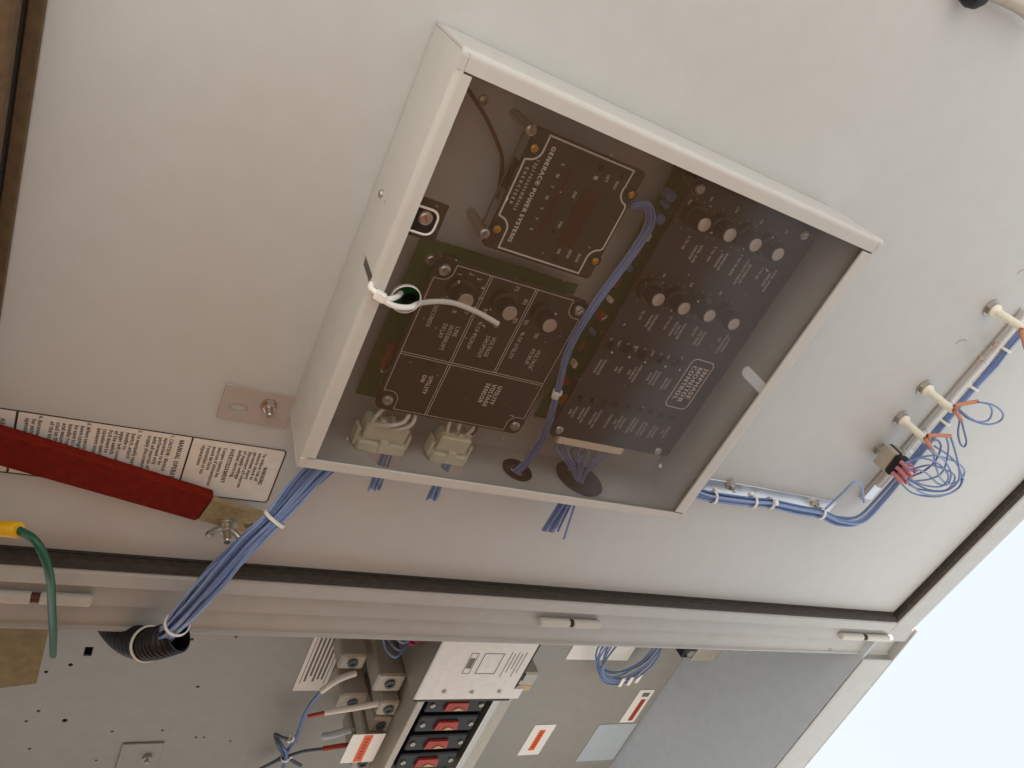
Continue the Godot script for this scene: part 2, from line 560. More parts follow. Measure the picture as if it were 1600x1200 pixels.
# ---- the cabinet behind the door, in its own coordinates (x from the hinge, z = 0 the front)
func build_cabinet() -> void:
	var t := thing("electrical_cabinet", "grey steel cabinet body standing open beside its door", "cabinet", "", true)
	var top := 0.985
	var bot := -0.30
	var right := 0.86
	var dep := -0.27
	var st := S()
	var back := CSGCombiner3D.new()
	back.name = "back_panel"
	t.add_child(back, true)
	var sheet := CSGBox3D.new()
	sheet.name = "sheet"
	sheet.size = Vector3(right - 0.001, top - bot - 0.001, 0.0025)
	sheet.position = Vector3(right * 0.5, (top + bot) * 0.5, dep - 0.00125)
	sheet.material = M.back_panel
	back.add_child(sheet)
	for q in [[138, 1018, 0], [110, 1039, 3.0], [72, 1050, 2.6], [60, 1111, 2.4], [41, 1127, 2.2], [101, 1126, 3.6], [309, 1073, 2.4], [175, 1143, 2.0], [254, 1141, 2.0], [306, 1152, 2.0], [319, 1152, 2.0], [46, 1170, 2.2], [360, 1158, 1.8], [300, 999, 2.4], [369, 995, 2.0], [150, 1188, 1.8]]:
		var hc := K(q[0], q[1], dep)
		if q[2] == 0:
			csg_cut(back, Transform3D(Basis(), hc), mm(17, 10, 12), M.back_panel)
		else:
			csg_hole(back, hc, Vector3.BACK, q[2] * 0.001, M.back_panel)
	st = S()
	box(st, Vector3(-0.002, bot, -0.325), Vector3(right + 0.002, top + 0.07, -0.322))
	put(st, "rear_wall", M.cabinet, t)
	st = S()
	box(st, Vector3(-0.002, bot - 0.003, -0.325), Vector3(right + 0.002, bot - 0.0005, -0.004))
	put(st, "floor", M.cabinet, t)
	st = S()
	box(st, Vector3(0.0, top + 0.0003, -0.3215), Vector3(right, top + 0.003, -0.0035))
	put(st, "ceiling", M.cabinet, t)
	st = S()
	box(st, Vector3(-0.002, bot, -0.3215), Vector3(-0.0002, top, -0.032))
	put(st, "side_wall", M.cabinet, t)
	st = S()
	box(st, Vector3(right + 0.0002, bot, -0.3215), Vector3(right + 0.002, top, -0.004))
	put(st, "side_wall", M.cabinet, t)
	# left front post, a folded profile
	var prof := PackedVector2Array([Vector2(-0.017, -0.03), Vector2(-0.017, -0.006), Vector2(-0.014, -0.003), Vector2(0.0105, -0.003), Vector2(0.0130, -0.0055), Vector2(0.0135, -0.0150), Vector2(0.0460, -0.0140), Vector2(0.0475, -0.0110), Vector2(0.0492, -0.0108), Vector2(0.0500, -0.0125), Vector2(0.0500, -0.030), Vector2(0.0480, -0.030), Vector2(0.0480, -0.0165), Vector2(0.010, -0.0172), Vector2(0.0, -0.031)])
	st = S()
	slab(st, prof, bot, top + 0.0735, Transform3D(Basis(Vector3(1, 0, 0), Vector3(0, 0, 1), Vector3(0, 1, 0)), Vector3.ZERO))
	put(st, "front_post", M.frame, t)
	# head of the frame
	st = S()
	box(st, Vector3(0.0503, top + 0.0005, -0.003), Vector3(right, top + 0.074, 0.0), 0.001)
	put(st, "head_rail", M.frame, t)
	st = S()
	box(st, Vector3(-0.017, top + 0.0745, dep - 0.003), Vector3(right, top + 0.077, 0.0))
	put(st, "roof", M.frame, t)
	# screw in the post
	screw(t, K(1297, 1015, -0.0142), 0.003, M.zinc, 0.002)
	# hinges: two knuckles each
	for h in [[-60.0, 50.0, 62.0, 145.0, 926.0, 931.0], [845.0, 892.5, 896.0, 940.0, 967.0, 970.0], [1313.0, 1348.0, 1351.0, 1392.0, 994.0, 997.0]]:
		var hinge := Node3D.new()
		hinge.name = "hinge"
		t.add_child(hinge, true)
		for k in 2:
			var a := K(h[k * 2], h[4 + k], 0.003)
			var b := K(h[k * 2 + 1], h[4 + k], 0.003)
			st = S()
			lathe(st, Vector3(-0.001, a.y, 0.003), Vector3.UP, [[0.0, 0.0], [0.0040, 0.0], [0.0054, 0.0015], [0.0054, b.y - a.y - 0.0015], [0.0042, b.y - a.y], [0.0, b.y - a.y]], 18)
			put(st, "knuckle", M.hinge, hinge)
		var pa := K(h[1], h[4], 0.003)
		st = S()
		lathe(st, Vector3(-0.001, pa.y - 0.003, 0.003), Vector3.UP, [[0.0045, 0.0], [0.0045, 0.012]], 12)
		put(st, "pin", M.brown_wire if h[0] < 0.0 else M.gasket, hinge)

# ---- the control box on the door
func wall_profile(w: float) -> PackedVector2Array:     # u inward, v = z
	var p := PackedVector2Array()
	var th := 0.0016
	var r := 0.0042
	p.append(Vector2(0, 0.0025))
	for k in 6:
		var a := deg_to_rad(180.0 - 18.0 * k)
		p.append(Vector2(r + cos(a) * r, BD - r + sin(a) * r))
	p.append(Vector2(w, BD))
	p.append(Vector2(w, BD - th))
	for k in 4:
		var a2 := deg_to_rad(90.0 + 30.0 * k)
		p.append(Vector2(r + cos(a2) * (r - th), BD - r + sin(a2) * (r - th)))
	p.append(Vector2(th, 0.0025))
	return p
# frame: u -> inward direction, v -> z, extrusion -> along
func csg_wall(t: Node, called: String, w: float, at: Vector3, inward: Vector3, along: Vector3, length: float, cut0: float, cut1: float) -> CSGCombiner3D:
	var c := CSGCombiner3D.new()
	c.name = called
	t.add_child(c, true)
	var pg := CSGPolygon3D.new()
	pg.name = "profile"
	pg.polygon = wall_profile(w)
	pg.mode = CSGPolygon3D.MODE_DEPTH
	pg.depth = length
	pg.material = M.box
	# a depth polygon is extruded towards its local -z
	pg.transform = Transform3D(Basis(inward, Vector3.BACK, inward.cross(Vector3.BACK)), at)
	c.add_child(pg)
	# open the flange at both ends
	for e in [[0.0, cut0], [length - cut1, cut1]]:
		if e[1] > 0.0:
			var cut := CSGBox3D.new()
			cut.operation = CSGShape3D.OPERATION_SUBTRACTION
			cut.size = Vector3(0.04, 0.04, 0.04)
			cut.material = M.box
			var dir := along
			var mid: float = e[0] + e[1] * 0.5
			cut.size = Vector3(0.04, 0.02, e[1] + (0.0 if e[0] > 0.0 else 0.0) + 0.0002)
			cut.transform = Transform3D(Basis(inward, Vector3.BACK, inward.cross(Vector3.BACK)), at + dir * mid + inward * (0.0225 + 0.0020) + Vector3(0, 0, BD))
			c.add_child(cut)
	return c
func csg_hole(c: CSGCombiner3D, at: Vector3, axis: Vector3, r: float, m: Material, h := 0.02) -> void:
	var k := CSGCylinder3D.new()
	k.operation = CSGShape3D.OPERATION_SUBTRACTION
	k.radius = r
	k.height = h
	k.sides = 24
	k.material = m
	var u := side_of(axis)
	k.transform = Transform3D(Basis(u, axis, u.cross(axis)), at)
	c.add_child(k)
func csg_cut(c: CSGCombiner3D, xf: Transform3D, size: Vector3, m: Material) -> void:
	var k := CSGBox3D.new()
	k.operation = CSGShape3D.OPERATION_SUBTRACTION
	k.size = size
	k.material = m
	k.transform = xf
	c.add_child(k)
func build_control_box() -> void:
	var t := thing("control_box", "shallow grey steel box on the door with a clear plastic cover, its brown reflection put into the colour", "control box")
	var st := S()
	box(st, Vector3(0.0002, 0.0002, 0.0008), Vector3(BW - 0.0002, BH - 0.0002, 0.0024))
	put(st, "back_plate", M.box, t)
	# left and right walls run the full height; extrusion goes along inward x back
	var c := csg_wall(t, "left_wall", 0.0115, Vector3(0, 0, 0), Vector3.RIGHT, Vector3.UP, BH, 0, 0)
	csg_hole(c, DX(771, 82, 0.0), Vector3.RIGHT, 0.0016, M.box)
	csg_hole(c, DX(1336, 352, 0.0), Vector3.RIGHT, 0.0014, M.box)
	c = csg_wall(t, "right_wall", 0.0100, Vector3(BW, BH, 0), Vector3.LEFT, Vector3.DOWN, BH, 0, 0)
	for g in [[806.0, 738.0, 0.0135], [903.0, 751.0, 0.0225], [600.0, 715.0, 0.014], [703.0, 728.0, 0.012]]:
		csg_hole(c, DX(g[0], g[1], BW), Vector3.RIGHT, g[2], M.box)
	c = csg_wall(t, "bottom_wall", 0.0100, Vector3(BW - 0.0019, 0.0003, 0), Vector3.UP, Vector3.LEFT, BW - 0.0038, 0.0095, 0.0108)
	csg_hole(c, DY(600, 316, 0.0), Vector3.UP, 0.0016, M.box)
	var s0 := DY(568, 405, 0.0)
	csg_cut(c, Transform3D(Basis(), Vector3(0.1475, 0.0, 0.0505)), Vector3(0.0075, 0.02, 0.031), M.box)
	c = csg_wall(t, "top_wall", 0.0140, Vector3(0.0019, BH - 0.0003, 0), Vector3.DOWN, Vector3.RIGHT, BW - 0.0038, 0.0108, 0.0095)
	for q in [[26.6, 5.8], [110.7, 6.8], [198.2, 6.7], [284.0, 7.5]]:
		csg_hole(c, mm(q[0], 364.0, q[1] + 1.5), Vector3.UP, 0.0024, M.box)
	csg_hole(c, mm(152.0, 364.0, 31.0), Vector3.UP, 0.0052, M.box)
	csg_cut(c, Transform3D(Basis(), mm(152.0, 364.0, 46.0)), mm(10.4, 12, 30), M.box)
	# screws in the bottom wall
	screw(t, DY(596, 303, 0.0) + mm(0, 0.2, 0), 0.0028, M.steel, 0.002, Vector3.DOWN)
	# transparent cover with a round hole and a notch at its lower edge
	var pane := CSGCombiner3D.new()
	pane.name = "cover_pane"
	t.add_child(pane, true)
	var sheet := CSGBox3D.new()
	sheet.name = "sheet"
	sheet.size = Vector3(BW - 0.004, BH - 0.004, 0.0025)
	sheet.position = Vector3(BW * 0.5, BH * 0.5, 0.0650)
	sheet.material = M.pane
	pane.add_child(sheet)
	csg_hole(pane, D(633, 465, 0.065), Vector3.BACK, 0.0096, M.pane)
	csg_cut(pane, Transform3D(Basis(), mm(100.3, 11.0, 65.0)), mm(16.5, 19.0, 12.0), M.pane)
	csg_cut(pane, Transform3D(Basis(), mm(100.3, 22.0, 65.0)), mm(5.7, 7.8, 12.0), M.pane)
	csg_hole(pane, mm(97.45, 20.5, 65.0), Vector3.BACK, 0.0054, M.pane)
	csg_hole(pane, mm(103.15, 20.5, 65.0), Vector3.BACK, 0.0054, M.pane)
	# dust specks and small scratches on the cover
	rng.seed = 404
	st = S()
	for k in 90:
		var sp := Vector3(rng.randf_range(0.02, 0.28), rng.randf_range(0.02, 0.345), 0.0664)
		var ln := rng.randf_range(0.0002, 0.0005) if k % 6 else rng.randf_range(0.001, 0.003)
		var an := rng.randf() * TAU
		stroke(st, [sp, sp + Vector3(cos(an), sin(an), 0) * ln, sp + Vector3(cos(an + 0.4), sin(an + 0.4), 0) * ln * 1.7], 0.0003)
	var dust := put(st, "dust", M.dot, t)
	dust.set_meta("kind", "stuff")
	# rim of the hole, the cut edge of the sheet
	st = S()
	lathe(st, D(633, 465, 0.0637), Vector3.BACK, [[0.0096, 0.0], [0.0101, 0.0002], [0.0101, 0.0027], [0.0096, 0.0029], [0.0096, 0.0]], 32)
	put(st, "hole_rim", M.dot, t)
	st = S()
	var rim := [mm(92.05, 4, 65), mm(92.05, 20.5, 65)]
	rim.append_array(arc_points(mm(97.45, 20.5, 65), 0.0054, 180.0, 90.0, 4))
	rim.append_array(arc_points(mm(103.15, 20.5, 65), 0.0054, 90.0, 0.0, 4))
	rim.append(mm(108.55, 4, 65))
	tube(st, rim, 0.0008, 6)
	put(st, "notch_rim", M.dot, t)
	# tab with a screw showing through the notch
	st = S()
	box(st, mm(88, 2.0, 57), mm(114, 32, 58.5), 0.0004)
	put(st, "retaining_tab", M.plate, t)
	screw(t, mm(100.0, 20.0, 58.5), 0.0048, M.plated, 0.003)
	# grommets in the right wall
	for g in [[806.0, 738.0, 0.0135], [903.0, 751.0, 0.0225]]:
		st = S()
		var gc := DX(g[0], g[1], BW)
		var gi: float = g[2] * (0.55 if g[2] < 0.02 else 0.34)
		lathe(st, gc + Vector3(-0.0045, 0, 0), Vector3.RIGHT, [[gi, 0.0012], [g[2] * 0.7, 0.0002], [g[2] * 1.0, 0.0004], [g[2] * 1.06, 0.0014], [g[2] * 0.99, 0.0026], [g[2] * 0.99, 0.0046], [g[2] * 1.06, 0.0050], [g[2] * 1.03, 0.0070], [gi, 0.0070], [gi, 0.0012]], 32)
		put(st, "grommet", M.rubber, t)
	# mounting foot bolted to the door below the right corner
	var foot := CSGCombiner3D.new()
	foot.name = "mounting_foot"
	t.add_child(foot, true)
	var fs := CSGBox3D.new()
	fs.name = "sheet"
	fs.size = mm(31, 52.5, 2.0)
	fs.position = mm(302.5, -24.7, 1.5)
	fs.material = M.foot
	foot.add_child(fs)
	for k in [-3.5, 0.0, 3.5]:
		csg_hole(foot, mm(306.0, -38.0 + k, 1.5), Vector3.BACK, 0.0042 if k == 0.0 else 0.0033, M.foot)
	st = S()
	var bc := mm(299, -17, 2.7)
	lathe(st, bc, Vector3.BACK, [[0.0062, 0.0], [0.0062, 0.001], [0.0, 0.001]], 18)
	lathe(st, bc + mm(0, 0, 1.1), Vector3.BACK, [[0.0048, 0.0], [0.0048, 0.0034], [0.0038, 0.004], [0.0, 0.004]], 6)
	lathe(st, bc + mm(0, 0, 5.0), Vector3.BACK, [[0.0024, 0.0], [0.0024, 0.008], [0.0018, 0.009], [0.0, 0.009]], 12)
	put(st, "bolt", M.steel, t)
	# faint specks: small rivets on the rear
	for q in [[755, 156], [671, 410]]:
		st = S()
		lathe(st, D(q[0], q[1], 0.0026), Vector3.BACK, [[0.0036, 0.0], [0.003, 0.0016], [0.0, 0.0022]], 14)
		put(st, "rivet", M.steel, t)

func standoffs(t: Node, spots: Array, z: float) -> void:
	for s in spots:
		var st := S()
		lathe(st, mm(s[0], s[1], 2.5), Vector3.BACK, [[0.0034, 0.0], [0.0034, z - 0.0025], [0.0, z - 0.0025]], 6)
		put(st, "standoff", M.zinc, t)
func arc_points(c: Vector3, r: float, a0: float, a1: float, n: int) -> Array:
	var o := []
	for k in n + 1:
		var a := deg_to_rad(lerp(a0, a1, float(k) / n))
		o.append(c + Vector3(cos(a), sin(a), 0) * r)
	return o

# ---- seven day timer with a red display
func build_timer() -> void:
	var t := thing("timer_module", "small dark timer panel with a red display and white notched outline, behind the clear cover", "timer")
	var z := FACE * 1000.0
	var st := S()
	box(st, mm(37, 78, 27), mm(103, 156, 28.6))
	put(st, "circuit_board", M.plate, t)
	st = S()
	slab(st, rounded(0.0272, 0.0712, 0.1122, 0.1602, 0.003), FACE - 0.0022, FACE)
	put(st, "faceplate", M.plate, t)
	# clear edge rail along the lower side
	st = S()
	box(st, mm(34, 67.5, 32.5), mm(104, 68.3, 34.5))
	put(st, "edge_rail", M.pcb_edge, t)
	st = S()
	box(st, mm(52, 68.5, 29), mm(72, 72.5, 37), 0.0004)
	put(st, "slide_switch", M.black, t)
	# outline
	var p := []
	var zz := FACE + 0.0003
	p.append(mm(29.2, 82.4, 0) + Vector3(0, 0, zz))
	p.append(Vector3(0.0292, 0.1503, zz))
	p.append_array([Vector3(0.0405, 0.1500, zz)])
	p.append_array(arc_points(Vector3(0.0440, 0.1580, zz), 0.0085, 262.0, 352.0, 5))
	p.append(Vector3(0.0545, 0.1582, zz))
	p.append(Vector3(0.0866, 0.1582, zz))
	p.append_array(arc_points(Vector3(0.0970, 0.1580, zz), 0.0085, 188.0, 278.0, 5))
	p.append(Vector3(0.1098, 0.1498, zz))
	p.append(Vector3(0.1098, 0.0830, zz))
	p.append_array(arc_points(Vector3(0.0975, 0.0745, zz), 0.0085, 82.0, 172.0, 5))
	p.append(Vector3(0.0885, 0.0732, zz))
	p.append(Vector3(0.0485, 0.0730, zz))
	p.append_array(arc_points(Vector3(0.0395, 0.0740, zz), 0.0085, 8.0, 98.0, 5))
	st = S()
	stroke(st, p, 0.0012, true)
	put(st, "outline", M.print, t)
	letters(t, "GENERAC® POWER SYSTEMS", Vector3(0.0693, 0.0885, zz), 0.0030, M.print, 0.069)
	letters(t, "7  D A Y  P R O G R A M M A B L E", Vector3(0.0640, 0.0818, zz), 0.0013, M.print_dim, 0.036)
	letters(t, "E X E R C I S E R", Vector3(0.0660, 0.0772, zz), 0.0013, M.print_dim, 0.026)
	var days := "SMTWTFS"
	for k in 7:
		letters(t, days[k], Vector3(0.0430 + k * 0.0079, 0.0995, zz), 0.0020, M.print_dim)
	# day window and time display
	st = S(); box(st, mm(43, 104, z), mm(96, 109, z + 0.5), 0.0002)
	put(st, "day_window", M.red_window, t)
	st = S(); box(st, mm(52, 122, z), mm(95, 136, z + 0.6), 0.0003)
	put(st, "time_display", M.red_window, t)
	letters(t, "AM", D(898, 304, zz), 0.0016, M.print_dim)
	letters(t, "PM", D(875, 351, zz), 0.0016, M.print_dim)
	letters(t, "▲", D(931, 278, zz), 0.0022, M.print_dim)
	letters(t, "SET", D(949, 279, zz), 0.0016, M.print_dim)
	letters(t, "DAY", D(962, 290, zz), 0.0016, M.print_dim)
	letters(t, "HR", D(873, 393, zz), 0.0016, M.print_dim)
	letters(t, "MIN", D(889, 397, zz), 0.0018, M.print_dim)
	letters(t, "RUN", D(903, 403, zz), 0.0016, M.print_dim)
	for q in [[940, 263], [973, 277], [866, 362], [868, 405], [895, 417]]:
		st = S()
		lathe(st, D(q[0], q[1], FACE), Vector3.BACK, [[0.0020, 0.0], [0.0017, 0.0014], [0.0, 0.0016]], 12)
		put(st, "button", M.black, t)
	for s in [[40.2, 75.5], [44.2, 157.0], [97.1, 157.0], [97.9, 75.9]]:
		st = S()
		lathe(st, mm(s[0], s[1], z), Vector3.BACK, [[0.0048, 0.0], [0.0048, 0.0005], [0.0, 0.0005]], 16)
		put(st, "washer", M.black, t)
		screw(t, mm(s[0], s[1], z + 0.5), 0.0027, M.brass, 0.0018)
	standoffs(t, [[31, 69], [104, 69.5], [44.2, 157], [97.1, 157]], 0.0378)
	screw(t, mm(31.0, 69.0, 38.0), 0.0040, M.steel, 0.003)
	screw(t, mm(104.0, 69.5, 38.0), 0.0040, M.steel, 0.003)

func knob(t: Node, at: Vector3, r: float, h: float, cap_r: float, turn: float) -> void:
	var k := Node3D.new()
	k.name = "knob"
	t.add_child(k, true)
	k.position = at
	var st := S()
	lathe(st, Vector3.ZERO, Vector3.BACK, [[r, 0.0], [r, h * 0.18], [r * 0.93, h * 0.30], [r * 0.72, h * 0.36], [r * 0.62, h * 0.95], [cap_r * 1.02, h], [0.0, h]], 30)
	for i in 18:
		var a := TAU * i / 18
		var d := Vector3(cos(a), sin(a), 0)
		lathe(st, d * r * 0.66 + Vector3(0, 0, h * 0.34), Vector3.BACK, [[0.0007, 0.0], [0.0006, h * 0.58], [0.0, h * 0.6]], 5)
	put(st, "body", M.knob, k)
	st = S()
	lathe(st, Vector3(0, 0, h), Vector3.BACK, [[cap_r, 0.0], [cap_r, 0.0003], [cap_r * 0.92, 0.0006], [cap_r * 0.55, 0.00045], [0.0006, 0.0002], [0.0, 0.0002]], 28)
	put(st, "cap", M.cap, k)
	st = S()
	box(st, Vector3(-0.0005, r * 0.70, h * 0.30), Vector3(0.0005, r * 0.98, h * 0.34), 0.0, Transform3D(Basis(Vector3.BACK, turn), Vector3.ZERO))
	put(st, "pointer", M.print, k)

# ---- utility voltage sensor: three knobs
func build_sensor() -> void:
	var t := thing("voltage_sensor_module", "brown panel reading UTILITY VOLTAGE SENSOR with three silver-capped knobs", "control module")
	var zz := FACE + 0.0003
	var st := S()
	box(st, mm(126, 37, 18), mm(262, 168, 19.6))
	put(st, "circuit_board", M.pcb, t)
	st = S()
	slab(st, rounded(0.1285, 0.0462, 0.2575, 0.1722, 0.006), FACE - 0.0016, FACE)
	put(st, "faceplate", M.plate, t)
	# printed outline following the screw corners, and the cell lines
	var x0 := 0.1310; var x1 := 0.2555; var y0 := 0.0486; var y1 := 0.1698
	var cx := [[0.1362, 0.0532], [0.1370, 0.1654], [0.2490, 0.1650], [0.2480, 0.0538]]
	var r := 0.0078
	var p := []
	p.append_array(arc_points(Vector3(cx[0][0], cx[0][1], zz), r, 95.0, -5.0, 6).map(func(v): return v))
	p[0] = Vector3(x0, p[0].y, zz); p[p.size() - 1] = Vector3(p[p.size() - 1].x, y0, zz)
	var q := arc_points(Vector3(cx[3][0], cx[3][1], zz), r, 185.0, 85.0, 6)
	q[0] = Vector3(q[0].x, y0, zz); q[6] = Vector3(x1, q[6].y, zz)
	p.append_array(q)
	q = arc_points(Vector3(cx[2][0], cx[2][1], zz), r, 275.0, 175.0, 6)
	q[0] = Vector3(x1, q[0].y, zz); q[6] = Vector3(q[6].x, y1, zz)
	p.append_array(q)
	q = arc_points(Vector3(cx[1][0], cx[1][1], zz), r, 5.0, -95.0, 6)
	q[0] = Vector3(q[0].x, y1, zz); q[6] = Vector3(x0, q[6].y, zz)
	p.append_array(q)
	st = S()
	stroke(st, p, 0.0005, true)
	put(st, "outline", M.print, t)
	st = S()
	for o in [-0.0009, 0.0009]:
		stroke(st, [Vector3(0.2065 + o, y0, zz), Vector3(0.2065 + o, y1, zz)], 0.00045)
		stroke(st, [Vector3(x0, 0.0880 + o, zz), Vector3(0.2056, 0.0880 + o, zz)], 0.00045)
		stroke(st, [Vector3(x0, 0.1254 + o, zz), Vector3(0.2056, 0.1254 + o, zz)], 0.00045)
		stroke(st, [Vector3(0.2074, 0.0880 + o, zz), Vector3(x1, 0.0880 + o, zz)], 0.00045)
	put(st, "cell_lines", M.print, t)
	letters(t, "LINE\nINTERRUPT\nDELAY", D(697.5, 528, zz), 0.0031, M.print, 0.0, false, 0.0, 1.6, 0)
	letters(t, "SECONDS", D(675, 494, zz), 0.0030, M.print, 0.0, false)
	letters(t, "VOLTAGE\nDROPOUT", D(760, 543, zz), 0.0031, M.print, 0.0, false, 0.0, 1.6, 0)
	letters(t, "% OF PICKUP", D(741, 524, zz), 0.0029, M.print, 0.0, false)
	letters(t, "VOLTAGE\nPICKUP", D(831, 561, zz), 0.0031, M.print, 0.0, false, 0.0, 1.6, 0)
	letters(t, "% OF UTILITY", D(807, 540, zz), 0.0029, M.print, 0.0, false)
	letters(t, "UTILITY\nON", D(663, 601, zz), 0.0032, M.print, 0.0, true, 0.0, 1.6, 0)
	letters(t, "UTILITY\nVOLTAGE\nSENSOR", D(764.5, 618, zz), 0.0036, M.print, 0.0215, true, 0.0, 1.42, 0)
	for n in [["1", 719, 428], ["2", 737, 428.6], ["3", 749, 436], ["4", 755, 450], ["5", 750.5, 466], ["6", 742, 481], ["7", 728, 488.5], ["8", 710, 487], ["10", 690.5, 468], ["75", 808, 451], ["80", 821, 471.7], ["85", 805, 501], ["90", 776, 508], ["95", 757.6, 486], ["95", 822, 504], ["90", 838, 524.7]]:
		letters(t, n[0], D(n[1], n[2], zz), 0.0030, M.print, 0.0, false)
	for n in [[708, 441], [699, 463.5], [767, 483], [831, 501]]:
		st = S()
		var c := D(n[0], n[1], zz)
		quad(st, c + mm(-0.9, -0.9, 0), c + mm(0.9, -0.9, 0), c + mm(0.9, 0.9, 0), c + mm(-0.9, 0.9, 0), Vector3.BACK)
		put(st, "index_mark", M.print, t)
	for k in 3:
		knob(t, mm([147.1, 147.1, 148.0][k], [69.6, 104.3, 138.3][k], FACE * 1000.0), 0.0100, 0.0175, 0.0054, [2.2, -1.1, 0.6][k])
	# small lamp
	st = S()
	lathe(st, D(673, 572, FACE), Vector3.BACK, [[0.0034, 0.0], [0.0034, 0.0006], [0.0022, 0.0010], [0.0, 0.0018]], 16)
	put(st, "lamp", M.black, t)
	for s in cx:
		st = S()
		lathe(st, Vector3(s[0], s[1], FACE), Vector3.BACK, [[0.0062, 0.0], [0.0062, 0.0005], [0.0, 0.0005]], 20)
		put(st, "washer", M.black, t)
		screw(t, Vector3(s[0], s[1], FACE + 0.0005), 0.0043, M.steel, 0.0030, Vector3.BACK, rng.randf() * 3.0)
	standoffs(t, [[136.2, 53.2], [137, 165.4], [249, 165], [248, 53.8]], FACE - 0.0016)
	# parts on the board that show beside the faceplate
	st = S()
	lathe(st, D(606, 556, 0.022), Vector3.RIGHT, [[0.0, -0.011], [0.003, -0.011], [0.0035, -0.009], [0.003, -0.006], [0.003, 0.006], [0.0035, 0.009], [0.003, 0.011], [0.0, 0.011]], 12)
	put(st, "resistor", M.resistor, t)
	for w in [[673, 405, 0.0042], [601, 574, 0.004]]:
		screw(t, D(w[0], w[1], 0.0196), w[2], M.steel, 0.003)
	st = S()
	box(st, D(700, 403, 0.0196) + mm(-4, -6, 0), D(700, 403, 0.0196) + mm(4, 6, 9), 0.001)
	put(st, "capacitor", M.plate_dark, t)
	st = S()
	lathe(st, D(640, 470, 0.0196), Vector3.BACK, [[0.006, 0.0], [0.006, 0.009], [0.0, 0.009]], 16)
	put(st, "capacitor", M.black, t)

